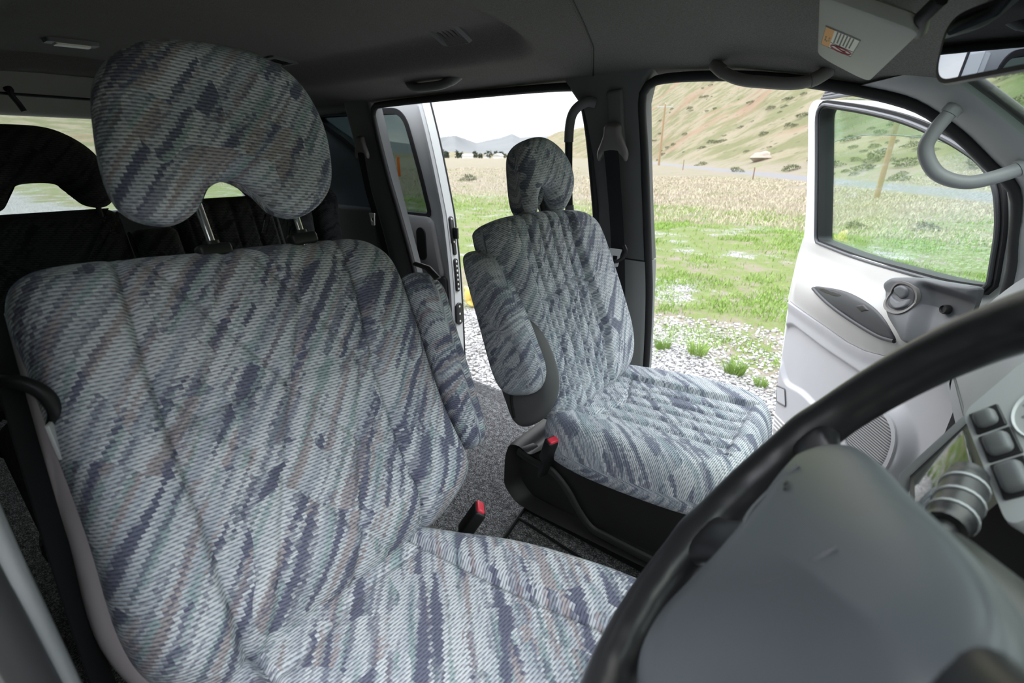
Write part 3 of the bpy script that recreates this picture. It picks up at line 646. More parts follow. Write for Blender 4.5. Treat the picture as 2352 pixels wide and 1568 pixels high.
for rect in ((0, .088, 0, .0007), (0, .088, .0533, .054), (0, .0007, 0, .054), (.0873, .088, 0, .054), (.0595, .0601, .0145, .054)): patch(b, *rect, .0012)
b.build('lettering', M['ink'], stk, smooth=False)
b = MB(); el = [sp(.0735+.0115*math.cos(a), .034+.0175*math.sin(a), .0014) for a in np.linspace(0, 2*PI, 33)[:-1]]
b.tube(el, .0009, 6, closed=True); b.tube([sp(.066, .022, .0014), sp(.081, .046, .0014)], .0008, 6); b.tube([sp(.070, .030, .0014), sp(.076, .034, .0014), sp(.072, .042, .0014)], .0006, 6); b.build('pictogram', M['ink_red'], stk, smooth=False)

# interior mirror
mn = np.array([-.865, -.50, -.068]); mn /= np.linalg.norm(mn); mt = np.cross([0, 0, 1.], mn); mt /= np.linalg.norm(mt)
if mt[1] < 0: mt = -mt
mu = np.cross(mn, mt); mu = mu if mu[2] > 0 else -mu
MC = np.array([.080, -.012, 1.115])
t = empty('rear_view_mirror', tuple(MC), 'black interior mirror reflecting clouds below the windscreen header', 'mirror')
def ml(hx, hy, d, r): return [MC+mt*a[0]+mu*a[1]+mn*d for a in roundpoly([(-hx, -hy), (hx, -hy*.92), (hx, hy*.92), (-hx, hy)], r, 8)]
b = MB(); b.loft([ml(.128, .038, .004, .028), ml(.130, .040, 0, .03), ml(.124, .036, -.014, .028), ml(.09, .022, -.028, .015)]); b.build('housing', M['black'], t)
b = MB(); b.prism(ml(.122, .033, .0055, .024), ml(.122, .033, .003, .024)); plab(b.build('mirror_glass', M['mirror'], t, smooth=False), 'mirror glass')
b = MB(); b.tube(spline([MC-mn*.02, MC-mn*.05+np.array([.02, 0, .01]), (.115, -.02, 1.160)], 12, False), .010, 12); b.box((.118, -.02, 1.158), (.03, .05, .012), None, .004); b.build('stalk', M['black'], t)

# curtain rail with hook across the tail
t = empty('curtain_rail', (-2.9, 0, 1.235), 'thin dark curtain rail with a hook above the rear window', 'rail')
b = MB(); b.tube([(-2.9, y, 1.237) for y in np.linspace(-.70, .70, 8)], .006, 8); b.build('rod', M['rubber'], t)
b = MB(); b.tube(spline([(-2.9, -.283, 1.252), (-2.885, -.27, 1.255), (-2.88, -.275, 1.235), (-2.885, -.262, 1.205), (-2.885, -.252, 1.175)], 24, False), .010, 8); b.build('hook', M['rubber'], t)

# ================================================================== SEAT BELTS
def strap(name, pts, wdir, w, mat, parent, th=.002):
    P = spline(pts, 50, False); T = np.gradient(P, axis=0); T /= np.linalg.norm(T, axis=1)[:, None]; secs = []
    for p, tt in zip(P, T):
        wd = np.array(wdir, float); wd = wd-tt*(wd@tt); wd /= np.linalg.norm(wd); n = np.cross(tt, wd)
        secs.append([p-wd*w/2-n*th/2, p+wd*w/2-n*th/2, p+wd*w/2+n*th/2, p-wd*w/2+n*th/2])
    b = MB(); b.loft(secs); return b.build(name, mat, parent, sharp=30)
# passenger belt on the pillar
t = empty('seat_belt', (-.69, .73, 1.06), 'black seat belt with metal tongue hanging down the passenger door pillar', 'seat belt')
b = MB(); b.box((-.700, .716, 1.10), (.05, .02, .17), np.array([[1, 0, -.09], [0, 1, -.15], [.09, .15, 1]]), .008); b.build('height_adjuster', M['trim'], t)
go = spline([(-.022, -.035), (-.045, -.058), (-.052, -.035), (-.040, -.005), (-.030, .02), (-.025, .045), (0, .052), (.025, .045), (.030, .02), (.040, -.005), (.052, -.035), (.045, -.058), (.022, -.035)], 120)
rr_ = math.radians(9); gz = np.array([0.0, -math.sin(rr_), math.cos(rr_)]); gn = np.array([0, -math.cos(rr_), -math.sin(rr_)])
pillow('belt_guide', go, (0, 0), (-.700, .700, 1.045), (1, 0, 0), gz, gn, M['handle_dark'], t, re=.014, tf=.016, tb=.006, nr=16)
strap('strap', [(-.700, .690, 1.02), (-.690, .698, .95), (-.668, .712, .78), (-.648, .716, .60), (-.625, .716, .36), (-.60, .70, .20)], (1, 0, 0), .047, M['belt'], t)
tg = MB(); tg.tube(spline([(-.700, .696, .735), (-.708, .694, .715), (-.690, .692, .690), (-.660, .691, .680), (-.635, .692, .692), (-.622, .694, .715), (-.632, .697, .735)], 40, False), .006, 10); tg.build('tongue_loop', M['black'], t)
tg = MB(); A = roundpoly([(-.681, .722), (-.635, .722), (-.640, .707), (-.646, .664), (-.670, .664), (-.676, .707)], .004, 3); I = roundpoly([(-.667, .700), (-.649, .700), (-.650, .687), (-.654, .682), (-.662, .682), (-.666, .687)], .002, 3)
tg.ring([(x, .690, z) for x, z in A], [(x, .690, z) for x, z in I], [(x, .694, z) for x, z in A], [(x, .694, z) for x, z in I]); plab(tg.build('tongue', M['steel'], t), 'bright metal tongue')
# driver belt, close on the left
t = empty('seat_belt', (-.70, -.69, .75), 'black seat belt with dark tongue hanging beside the driver backrest', 'seat belt')
strap('strap', [(-.82, -.662, 1.03), (-.78, -.671, .93), (-.72, -.693, .755), (-.66, -.714, .56), (-.60, -.727, .40), (-.55, -.73, .25), (-.52, -.73, .12)], (.80, -.60, .05), .032, M['belt'], t)
tg = MB(); tg.tube(spline([(-.742, -.700, .735), (-.735, -.705, .765), (-.712, -.693, .775), (-.695, -.674, .760), (-.690, -.668, .735), (-.700, -.672, .715)], 40, False), .008, 12); tg.build('tongue_loop', M['black'], t)
tg = MB(); tg.box((-.690, -.676, .700), (.020, .004, .045), np.array([[.86, .5, 0], [-.5, .86, 0], [0, 0, 1]]), .001); plab(tg.build('tongue', M['steel'], t), 'thin metal tongue')
# rear belt on the sliding door pillar
t = empty('seat_belt', (-1.98, .73, 1.06), 'dark seat belt with pale tongue on the pillar behind the sliding door opening', 'seat belt')
pillow('belt_guide', go*.9, (0, 0), (-1.975, .712, 1.045), (1, 0, 0), (0, 0, 1), (0, -1, 0), M['handle_dark'], t, re=.014, tf=.018, tb=.006, nr=14)
strap('strap', [(-1.975, .70, 1.03), (-1.965, .715, .85), (-1.945, .73, .72), (-1.90, .735, .52), (-1.87, .735, .30)], (1, 0, 0), .046, M['belt'], t)
tg = MB(); tg.ring(*[[(x*1.0-1.287, yy, z+.027) for x, z in L] for L, yy in ((A, .704), (I, .704), (A, .708), (I, .708))]); plab(tg.build('tongue', M['lens'], t), 'pale belt tongue')
# ================================================================== PASSENGER DOOR (swung open)
DH = np.array([.27, .80]); DD = np.array([-.569, .822]); DD /= np.linalg.norm(DD); DN = np.array([-DD[1], DD[0]])   # along the door, and its inner side
tum = lambda z: .16*np.clip(np.asarray(z, float)-.70, 0, None)
def dP(s, n, z):
    s, n, z = np.broadcast_arrays(np.asarray(s, float), np.asarray(n, float)+tum(z), np.asarray(z, float))
    return np.stack([DH[0]+DD[0]*s+DN[0]*n, DH[1]+DD[1]*s+DN[1]*n, z], -1)
DNv, DDv, UZ = np.array([DN[0], DN[1], 0]), np.array([DD[0], DD[1], 0]), np.array([0, 0, 1.])
door = empty('hinged_door', (DH[0], DH[1], .3), 'white front passenger door swung wide open with pale trim panel', 'car door'); door['kind'] = 'thing'
def rad_resample(P, c, n=240):
    P = np.asarray(P, float); c = np.array(c); D = np.vstack([P, P[:1]]); out = []
    for a in np.linspace(0, 2*PI, n, endpoint=False):
        d = np.array([math.cos(a), math.sin(a)]); best = 0
        for i in range(len(P)):
            p, q = D[i]-c, D[i+1]-c; e = q-p; den = d[0]*e[1]-d[1]*e[0]
            if abs(den) < 1e-12: continue
            tt = (p[0]*e[1]-p[1]*e[0])/den; uu = (p[0]*d[1]-p[1]*d[0])/den
            if tt > 0 and -1e-9 <= uu <= 1+1e-9: best = max(best, tt)
        out.append(c+d*best)
    return np.array(out)
gl = roundpoly([(.762, .705), (.788, .95), (.818, 1.168), (.56, 1.124), (.386, 1.086), (.227, 1.032), (.13, .986), (.078, .935), (.052, .85), (.045, .713), (.155, .700), (.50, .692)], [.012, .2, .05, .1, .1, .1, .1, .06, .1, .012, .1, .2], 6)
GC = (.43, .87)
gi = rad_resample(gl, GC)
def grow(P, c, k):
    P = np.asarray(P); T = np.roll(P, -1, 0)-np.roll(P, 1, 0); N_ = np.stack([T[:, 1], -T[:, 0]], 1); N_ /= np.linalg.norm(N_, axis=1)[:, None]
    sg = np.sign(((P-np.array(c))*N_).sum(1)); return P+N_*sg[:, None]*k
skin = roundpoly([(.762, -.17), (.828, .12), (.868, .34), (.895, .50), (.880, .62), (.872, .80), (.885, 1.0), (.905, 1.17), (.868, 1.195), (.56, 1.160), (.386, 1.120), (.22, 1.066), (.11, 1.012), (.04, .955), (.005, .85), (-.01, .5), (-.01, -.17)], [.06, .1, .1, .05, .1, .1, .1, .03, .03, .1, .1, .1, .1, .1, .1, .1, .08], 5)
so = rad_resample(skin, GC)
def toP(L, n): return dP(L[:, 0], n, L[:, 1])
go_ = grow(gi, GC, .020)
b = MB(); b.ring(toP(so, -.004), toP(go_, -.004), toP(so, -.050), toP(go_, -.050)); b.build('door_shell', M['paint'], door, sharp=40)
wo = grow(gi, GC, .024); wi = grow(gi, GC, -.001)
b = MB(); b.ring(toP(wo, .006), toP(wi, .004), toP(wo, -.049), toP(wi, -.049)); b.build('window_seal', M['rubber'], door, sharp=40)
b = MB(); w2 = grow(gi, GC, .010); b.tube(toP(w2, .008), .0055, 8, closed=True); b.build('window_channel', M['bezel'], door)
b = MB(); b.prism(toP(gi, -.018), toP(gi, -.022)); plab(b.build('window_glass', M['glass_door'], door, smooth=False), 'faintly green door window glass')
vz = spline([(.895, 1.040), (.80, 1.058), (.636, 1.068), (.431, 1.053), (.328, 1.034), (.192, .990), (.10, .945)], 50, False)
vt = spline([(.905, 1.190), (.72, 1.185), (.56, 1.160), (.386, 1.120), (.22, 1.066), (.08, .985)], 50, False)
b = MB(); b.loft([np.vstack([dP(vz[:, 0], -.074, vz[:, 1])[i:i+1], dP(vt[:, 0], -.064, vt[:, 1])[i:i+1], dP(vt[:, 0], -.061, vt[:, 1])[i:i+1], dP(vz[:, 0], -.071, vz[:, 1])[i:i+1]]) for i in range(50)])
rg = plab(b.build('rain_guard', M['glass_visor'], door, smooth=False), 'clear smoky rain guard along the window top')
b = MB(); b.tube(dP(vz[:, 0], -.0725, vz[:, 1]), .0018, 6); b.build('guard_edge', M['dash_light'], rg)
b = MB()
for dz, dn in ((.012, -.054), (.022, -.060), (.032, -.066)): b.tube(dP(vt[:, 0], dn, vt[:, 1]+dz), .0075, 8)
b.build('guard_rail', M['door_dark'], rg)
# panel relief (distance towards the cabin) over s, z
def sstep(x, a, b): t = np.clip((np.asarray(x, float)-a)/(b-a), 0, 1); return t*t*(3-2*t)
spl_s, spl_z = [.0, .131, .17, .255, .344, .431, .561, .709, .865, .9], [.62, .535, .485, .440, .420, .415, .423, .429, .437, .44]
spl = lambda s: np.interp(s, spl_s, spl_z)
def n_up(s, z):
    m = sstep(s, .90, .45)*.75+.25*sstep(s, .86, .80); crest = .535+.015*np.sin(s*5)
    up = sstep(z, .705, crest); dn = sstep(z, spl(s)-.03, crest)
    f = .012+.055*m*np.where(z > crest, up, dn**.7)
    f += .010*np.exp(-((z-.63-.05*(s-.5))/.03)**2)*sstep(s, .2, .4)*sstep(s, .88, .7)*-1
    return f*sstep(s, .895, .865)-.004
def n_lo(s, z):
    f = .016+0*s
    pk = ps_sd(s, z); f = f-.016*sstep(pk, .004, -.014)
    r = np.hypot((s-.190)/.125, (z-.200)/.120); f = f+.030*sstep(r, 1.25, .92)
    f += .010*sstep(z, spl(s)-.05, spl(s))
    return f*sstep(s1l(z)-s, 0, .025)
pocket = roundpoly([(.850, .20), (.842, .330), (.790, .358), (.553, .345), (.285, .345), (.40, .20), (.490, .112), (.611, .122), (.74, .100), (.80, .15)], .04, 5)
def ps_sd(s, z):
    s = np.asarray(s, float); z = np.asarray(z, float); d = np.full(s.shape, 9.); ins = np.zeros(s.shape, bool); n = len(pocket)
    for i in range(n):
        a, b_ = pocket[i], pocket[(i+1) % n]; e = b_-a
        if e@e < 1e-12: continue
        t = np.clip(((s-a[0])*e[0]+(z-a[1])*e[1])/(e@e), 0, 1); d = np.minimum(d, np.hypot(s-a[0]-t*e[0], z-a[1]-t*e[1]))
        c = ((a[1] > z) != (b_[1] > z)) & (s < (b_[0]-a[0])*(z-a[1])/(b_[1]-a[1]+1e-12)+a[0]); ins ^= c
    return np.where(ins, -d, d)
def sheet(name, S, Z, nf, mat, parent, back=-.01):
    n = nf(S, Z); Vf = dP(S, n, Z); Vb = dP(S, back+0*S, Z); a, c = S.shape
    V = np.vstack([Vf.reshape(-1, 3), Vb.reshape(-1, 3)]); idx = np.arange(a*c).reshape(a, c)
    q = np.stack([idx[:-1, :-1], idx[1:, :-1], idx[1:, 1:], idx[:-1, 1:]], -1).reshape(-1, 4)
    e = np.r_[idx[:, 0], idx[-1, 1:], idx[-2::-1, -1], idx[0, -2:0:-1]]; e2 = np.roll(e, -1); N0 = a*c
    Fc = [tuple(x) for x in q]+[tuple(x[::-1]+N0) for x in q]+[(x, y, y+N0, x+N0) for x, y in zip(e, e2)]
    return fixn(link(name, V, Fc, mat, parent, sharp=55))
s1u = lambda z: np.interp(z, [.40, .5, .60, .70], [.868, .886, .874, .858])
s1l = lambda z: np.interp(z, [-.165, .12, .34, .46], [.752, .818, .850, .862])
u, v = np.meshgrid(np.linspace(0, 1, 150), np.linspace(0, 1, 80), indexing='ij')
S = .10+(u)*(.78); zlo = spl(S); Z = zlo+(.690-zlo)*v; S = .10+u*(s1u(Z)-.10)
sheet('cloth_panel', S, Z, n_up, M['door_cloth'], door)
u, v = np.meshgrid(np.linspace(0, 1, 170), np.linspace(0, 1, 150), indexing='ij')
S0 = -.005+u*.86; zhi = spl(np.clip(S0, 0, .9))-.002; Z = -.165+(zhi+.165)*v; S = -.005+u*(s1l(Z)+.005)
lowp = sheet('lower_panel', S, Z, n_lo, M['door_plastic'], door)
def drape(name, outline, c, nf, lift, mat, parent, re=.01, nr=14, back=.0, extra=None, sharp=50):
    B = np.asarray(outline, float); c = np.array(c); n = len(B); rho = 1-(1-np.linspace(0, 1, nr))**1.7
    W = c+rho[:, None, None]*(B-c)[None]; L = np.linalg.norm(B-c, axis=1); d = (1-rho)[:, None]*L[None]*.9
    k = np.sqrt(np.clip(1-(1-np.clip(d/re, 0, 1))**2, 0, 1)); nn = nf(W[..., 0], W[..., 1])-.002+(lift+.002)*k
    if extra is not None: nn = nn+extra(W[..., 0], W[..., 1])*k
    V = dP(W[..., 0], nn, W[..., 1]).reshape(-1, 3); base = dP(B[:, 0], nf(B[:, 0], B[:, 1])-.012+back, B[:, 1]); V = np.vstack([V, base])
    idx = np.arange(nr*n).reshape(nr, n); nx = np.roll(idx, -1, 1)
    Fc = [tuple(x) for x in np.stack([idx[1:-1], idx[2:], nx[2:], nx[1:-1]], -1).reshape(-1, 4)]+[(0, a, b_) for a, b_ in zip(idx[1], nx[1])]
    Fc += [(idx[-1][i], nr*n+i, nr*n+(i+1) % n, nx[-1][i]) for i in range(n)]
    used = sorted(set(i for f in Fc for i in f)); mp = {o: i for i, o in enumerate(used)}
    return fixn(link(name, V[used], [tuple(mp[i] for i in f) for f in Fc], mat, parent, sharp=sharp))
sw = spline([(.640, .548), (.575, .568), (.446, .586), (.312, .578), (.229, .552), (.192, .514), (.262, .503), (.383, .511), (.502, .526)], 160)
swp = plab(drape('switch_panel', sw, (.40, .545), n_up, .004, M['door_dark'], door, re=.012, nr=20), 'dark grey leaf-shaped armrest switch panel')
b = MB(); e_ = spline([(.64, .546), (.502, .524), (.383, .509), (.262, .501), (.196, .510)], 60, False); b.tube(dP(e_[:, 0], n_up(e_[:, 0], e_[:, 1])+.004, e_[:, 1]), .0065, 10); b.build('grip_edge', M['door_dark'], swp)
drape('finger_recess', spline([(.60, .553), (.56, .566), (.49, .573), (.455, .570), (.50, .556)], 60), (.52, .563), n_up, .0045, M['black'], swp, re=.004, nr=6)
drape('window_switch', roundpoly([(.375, .560), (.345, .576), (.310, .566), (.340, .549)], .004, 3), (.343, .562), n_up, .006, M['black'], swp, re=.004, nr=6)
# sail-shaped bezel with the inner handle
bz = spline(roundpoly([(.318, .648), (.292, .672), (.208, .694), (.03, .716), (.012, .716), (.008, .60), (.02, .50), (.118, .520), (.150, .545), (.235, .585)], [.04, .03, .03, .02, .01, .05, .03, .03, .04, .06], 6), 200)
bzf = lambda s, z: np.maximum(n_up(s, z), .030)+.012+.006*sstep(s, .33, .20)
def bz_ex(s, z): return -.026*sstep((.150-s)+(.60-z)*-.55, .0, .05)*sstep(z, .700, .670)
bz_o = plab(drape('handle_bezel', bz, (.165, .63), bzf, .012, M['bezel'], door, re=.022, nr=40, extra=bz_ex), 'mid grey sail-shaped handle bezel')
hc = (.208, .636)
def ell(rx, rz, n=48, c=hc, pw=2.4): return np.array([(c[0]+rx*np.sign(math.cos(a))*abs(math.cos(a))**(2/pw), c[1]+rz*np.sign(math.sin(a))*abs(math.sin(a))**(2/pw)) for a in np.linspace(0, 2*PI, n, endpoint=False)])
def up_(k): return lambda s, z: bzf(s, z)+k
b = MB(); E0, E1 = ell(.052, .043), ell(.046, .037); b.ring(dP(E0[:, 0], bzf(E0[:, 0], E0[:, 1])+.016, E0[:, 1]), dP(E1[:, 0], bzf(E1[:, 0], E1[:, 1])+.016, E1[:, 1]), dP(E0[:, 0], bzf(E0[:, 0], E0[:, 1])+.006, E0[:, 1]), dP(E1[:, 0], bzf(E1[:, 0], E1[:, 1])+.006, E1[:, 1])); hb = b.build('handle_surround', M['handle_dark'], bz_o, sharp=40)
drape('handle_recess', ell(.045, .036), hc, up_(.009), .005, M['door_dark'], bz_o, re=.006, nr=8)
lv = spline([(.248, .652), (.225, .668), (.198, .664), (.190, .645), (.205, .632), (.235, .637)], 60)
plab(drape('door_handle', lv, (.22, .65), up_(.011), .008, M['bezel'], bz_o, re=.008, nr=10), 'dark grey door release lever')
drape('handle_plate', spline([(.245, .630), (.225, .612), (.195, .606), (.172, .622), (.178, .640), (.195, .628), (.222, .628)], 60), (.208, .618), up_(.014), .006, M['bezel'], bz_o, re=.006, nr=8)
b = MB(); c_ = dP(.087, float(bzf(np.array(.087), np.array(.640)))-.006, .640); b.lathe([(.0001, .004), (.008, .004), (.010, .008), (.012, .004), (.012, -.006)], c_, DNv, 24); plab(b.build('tweeter_hole', M['black'], bz_o), 'small round black hole')
# lower panel fittings
spk = ell(.098, .098, 80, (.190, .200), 2.6)
plab(drape('speaker_grille', spk, (.190, .200), lambda s, z: n_lo(s, z), .006, M['speaker'], lowp, re=.02, nr=16), 'ribbed grey speaker grille')
S0, S1 = ell(.108, .108, 80, (.190, .200), 2.6), ell(.097, .097, 80, (.190, .200), 2.6)
b = MB(); f1 = lambda L, k: dP(L[:, 0], n_lo(L[:, 0], L[:, 1])+k, L[:, 1]); b.ring(f1(S0, .006), f1(S1, .008), f1(S0, -.01), f1(S1, -.01)); b.build('speaker_rim', M['door_plastic'], lowp)
b = MB(); P_ = [(.785, .066), (.722, .082), (.690, .024), (.755, .010)]; rp = roundpoly(P_, .004, 3); b.prism(f1(rp, .004), f1(rp, -.006)); b.build('reflector', M['door_plastic'], lowp, smooth=False)
b = MB(); ri = grow(rp, rp.mean(0), .004); b.tube(f1(ri, .003), .0022, 6, closed=True); b.build('reflector_edge', M['bezel'], lowp)
for k in range(4):
    b = MB(); z0 = -.055-.018*k; b.tube([dP(.765-.006*k, n_lo(np.array(.74), np.array(z0))+.002, z0).ravel(), dP(.58, n_lo(np.array(.58), np.array(z0))+.002, z0+.004).ravel()], .0042, 8); b.build('panel_rib', M['door_cloth'], lowp)
b = MB(); bt = np.array([(s, -.17) for s in np.linspace(-.005, .755, 30)]); b.tube(dP(bt[:, 0], -.005, bt[:, 1]), .010, 8); b.build('bottom_seal', M['rubber'], door)
b = MB()
for z0, r0 in ((.522, .016), (.485, .009)): b.lathe([(.0001, .006), (r0*.6, .006), (r0, .002), (r0, -.01)], dP(.890-.006, -.035, z0), DDv, 20)
plab(b.build('latch', M['black'], door), 'black door latch')

# ================================================================== SLIDING DOOR (slid back, outside the body)
sd = empty('sliding_door', (-2.2, .96, .2), 'silver edged sliding door slid back behind its opening with privacy glass', 'car door'); sd['kind'] = 'thing'
YI, YO = .925, .995
edge = [(-1.640, -.12), (-1.642, .30), (-1.650, .50), (-1.668, .70), (-1.690, .90), (-1.715, 1.08), (-1.745, 1.235)]
yt = lambda z, y0: y0-.10*max(0, z-.74)
EP = spline(edge, 60, False)
win = roundpoly([(-1.800, .735), (-1.835, .95), (-1.888, 1.190), (-2.62, 1.205), (-2.30, 1.06), (-2.14, .86), (-2.16, .735)], [.02, .3, .07, .02, .1, .1, .02], 6)
WC = (-2.02, .98); wi_ = rad_resample(win, WC, 240)
rear = [(-2.74, 1.245), (-2.76, .5), (-2.76, -.12)]
so_ = rad_resample(np.vstack([EP, np.array(rear)]), WC, 240)
def sP(L, y): return np.array([(x, yt(z, y), z) for x, z in L])
wg = grow(wi_, WC, .022)
b = MB(); b.ring(sP(so_, YI+.012), sP(wg, YI+.012), sP(so_, YO), sP(wg, YO)); b.build('door_shell', M['silver_paint'], sd, sharp=40)
b = MB(); b.ring(sP(grow(wi_, WC, .026), YI+.006), sP(wi_, YI+.008), sP(grow(wi_, WC, .026), YO-.01), sP(wi_, YO-.01)); b.build('window_seal', M['rubber'], sd, sharp=40)
b = MB(); b.prism(sP(wi_, YI+.05), sP(wi_, YI+.054)); plab(b.build('window_glass', M['glass_dark'], sd, smooth=False), 'dark privacy glass')
b = MB(); L = EP[2:-1]; secs = []
for x, z in L: secs.append([(x-.035, yt(z, YI+.012), z), (x-.028, yt(z, YI), z), (x-.012, yt(z, YI-.002), z), (x-.004, yt(z, YI+.012), z), (x-.004, yt(z, YI+.02), z), (x-.035, yt(z, YI+.02), z)])
b.loft(secs); b.build('edge_flange', M['silver_paint'], sd)
b = MB(); b.tube([(x-.002, yt(z, YO-.004), z) for x, z in EP], .006, 8); b.build('edge_seal', M['rubber'], sd)
tp = roundpoly([(-1.700, .425), (-1.760, .72), (-2.70, .73), (-2.70, .425)], [.03, .05, .03, .02], 6)
b = MB(); tpi = grow(tp, (-2.2, .58), -.012); b.loft([sP(tp, YI+.014), sP(tp, YI-.004), sP(tpi, YI-.014)]); tr = b.build('trim_panel', M['trim_cloth'], sd, sharp=40)
lp_ = roundpoly([(-1.675, -.10), (-1.69, .424), (-2.72, .424), (-2.72, -.10)], .02, 4)
b = MB(); b.loft([sP(lp_, YI+.014), sP(lp_, YI-.002)]); plab(b.build('lower_panel', M['shell_dark'], sd, sharp=40), 'dark lower panel')
def oval(cx, cz, hx, hz, n=24): return [(cx+hx*math.cos(a)+0.12*0, cz+(hz-hx)*np.sign(math.sin(a))+hx*math.sin(a)) for a in np.linspace(.01, 2*PI+.01, n, endpoint=False)]
b = MB(); b.loft([sP(oval(-1.835, .585, .035, .085), YI-.010), sP(oval(-1.835, .585, .033, .083), YI-.020), sP(oval(-1.835, .585, .026, .075), YI-.020)]); plab(b.build('pull_recess', M['black'], tr), 'black pull handle recess')
# fittings on the leading edge, seen end on
def edge_pt(z): return np.interp(z, EP[:, 1], EP[:, 0])
def edge_plate(name, z0, hz, hy, mat, scr, y=None):
    y = YI+.034 if y is None else y
    b = MB(); x = edge_pt(z0); sl = -(edge_pt(z0+.02)-edge_pt(z0-.02))/.04
    lo = [(x-sl*(q[1]), y-.0*q[1]+q[0], z0+q[1]) for q in [(p[0], p[1]) for p in oval(0, 0, hy, hz)]]
    b.loft([[(a-.004, b_, c) for a, b_, c in lo], [(a+.006, b_, c) for a, b_, c in lo], [(a+.009, y+(b_-y)*.8, z0+(c-z0)*.95) for a, b_, c in lo]]); o = b.build(name, mat, sd, sharp=40)
    for dz in scr:
        b = MB(); b.lathe([(.0001, .011), (.0045, .011), (.006, .009), (.006, .004)], (x-sl*dz, y, z0+dz), (1, 0, 0), 12); b.build('screw', M['steel'], o)
    return o
lt = edge_plate('latch', .662, .068, .015, M['black'], (-.055, .055)); b = MB(); b.box((edge_pt(.65)+.022, YI+.038, .65), (.03, .014, .055), None, .004); b.build('latch_claw', M['black'], lt)
edge_plate('contact_block', .572, .030, .011, M['black'], ())
edge_plate('contact_strip', .440, .085, .014, M['black'], tuple(np.linspace(-.07, .07, 7)))
edge_plate('striker_cup', .235, .060, .024, M['black'], (-.04, 0, .04))

# ================================================================== DASHBOARD
dash = empty('dashboard', (.35, 0, .5), 'grey dashboard running across under the windscreen behind the steering wheel', 'dashboard')
pr = [(.62, .80), (.46, .815), (.30, .802), (.262, .760), (.225, .690), (.200, .590), (.212, .50), (.262, .415), (.36, .37), (.62, .36)]
pr = spline(roundpoly(pr, .03, 4), 70)
secs = []
for y, dx, dz in ((.705, .03, -.02), (.700, .008, -.004), (.69, 0, 0), (.40, 0, 0), (.22, -.012, 0), (.10, -.02, .0), (-.1, -.018, 0), (-.3, 0, 0), (-.755, .03, 0)):
    secs.append([(x+dx*(1 if x < .5 else 0), y, z+dz) for x, z in pr])
b = MB(); b.loft(secs); b.build('fascia', M['dash'], dash, sharp=60)
# glovebox seam and centre stack
b = MB(); gb = roundpoly([(.60, .565), (.60, .43), (.16, .43), (.16, .565)], .03, 5)
def dsh(y, z): # fascia surface x at height z
    zz = np.array([.415, .50, .59, .69, .76]); return np.interp(z, zz, [.262, .212, .200, .225, .262])
b.tube([(dsh(y, z)-.0005, y, z) for y, z in gb], .0025, 6, closed=True); b.build('glovebox_seam', M['black'], dash)
def pan(name, corners, th, mat, r, parent=dash, n_out=None):
    C_ = [np.array(c, float) for c in corners]; n = np.cross(C_[1]-C_[0], C_[3]-C_[0]); n /= np.linalg.norm(n)
    if n[0] > 0: n = -n
    e1 = C_[1]-C_[0]; e1 /= np.linalg.norm(e1); e2 = np.cross(n, e1); o = C_[0]
    P2 = roundpoly([((c-o)@e1, (c-o)@e2) for c in C_], r, 5); m = P2.mean(0)
    ring_ = lambda k, h: [o+e1*(m+(q-m)*k)[0]+e2*(m+(q-m)*k)[1]+n*h for q in P2]
    b = MB(); b.loft([ring_(1, -th), ring_(1, 0), ring_(.97, .004)]); return b.build(name, mat, parent, sharp=40), o, e1, e2, n
# centre stack leaning out towards the cabin
stk_o = MB(); stk_o.prism([(.115, .045, .585), (.152, .035, .705), (.30, .035, .74), (.34, .045, .40), (.16, .045, .40)], [(.115, -.16, .585), (.152, -.16, .705), (.30, -.16, .74), (.34, -.16, .40), (.16, -.16, .40)]); cs = stk_o.build('centre_stack', M['black'], dash, smooth=False)
b = MB(); b.tube([(.156, .040, .712), (.112, .052, .578), (.118, .052, .52)], .0075, 10, flat=((0, 1, 0), .8)); b.build('stack_edge', M['dash_light'], cs)
b = MB(); b.box((.131, -.045, .64), (.006, .13, .09), np.array([[.95, 0, .3], [0, 1, 0], [-.3, 0, .95]]), .002); plab(b.build('radio_screen', plastic('green_black_screen', (.02, .03, .015), .08, 50, 0), cs), 'glossy radio screen')
# instrument surround with a column of buttons
sur, o_, a1, a2, n_ = pan('instrument_surround', [(.118, -.085, .746), (.152, -.207, .697), (.187, -.197, .742), (.152, -.064, .814)], .03, M['dash_light'], .014)
def on(a, c, h): return o_+a1*a+a2*c+n_*h
s_ = 1 if ((np.array([.152, -.064, .814])-o_)@a2) > 0 else -1
for k, (a, c, w, l) in enumerate([(.021, .019, .0095, .010), (.053, .020, .0105, .012), (.090, .020, .0105, .0155)]):
    R = np.stack([a1, a2*s_, n_], 1); b = MB(); b.box(on(a, s_*c, .006), (l*2, w*2, .014), R, .006); bt_ = b.build('button', M['button'], sur); plab(bt_, ['small square dash button, topmost of the column', 'square dash button with a raised dome, middle of the column', 'long dash button, lowest of the column'][k])
    b = MB(); b.box(on(a, s_*c, .0045), (l*2+.007, w*2+.007, .004), R, .002); b.build('button_recess', M['black'], bt_)
b = MB(); b.lathe([(.031, -.004), (.034, .006), (.030, .010), (.026, .004), (.024, -.02)], on(.038, s_*.066, -.004), n_, 40); vb = b.build('vent_bezel', M['dash_light'], sur)
b = MB(); b.lathe([(.0001, -.006), (.028, -.006)], on(.038, s_*.066, -.004), n_, 32); b.build('vent_duct', M['black'], vb)
for k in range(4):
    b = MB(); hh = .023*math.sqrt(1-((k-1.5)/2.4)**2); b.box(on(.038+(k-1.5)*.012, s_*.066, -.002), (.003, 2*hh, .012), np.stack([a1, a2*s_, n_], 1)); b.build('vent_slat', M['dash'], vb)
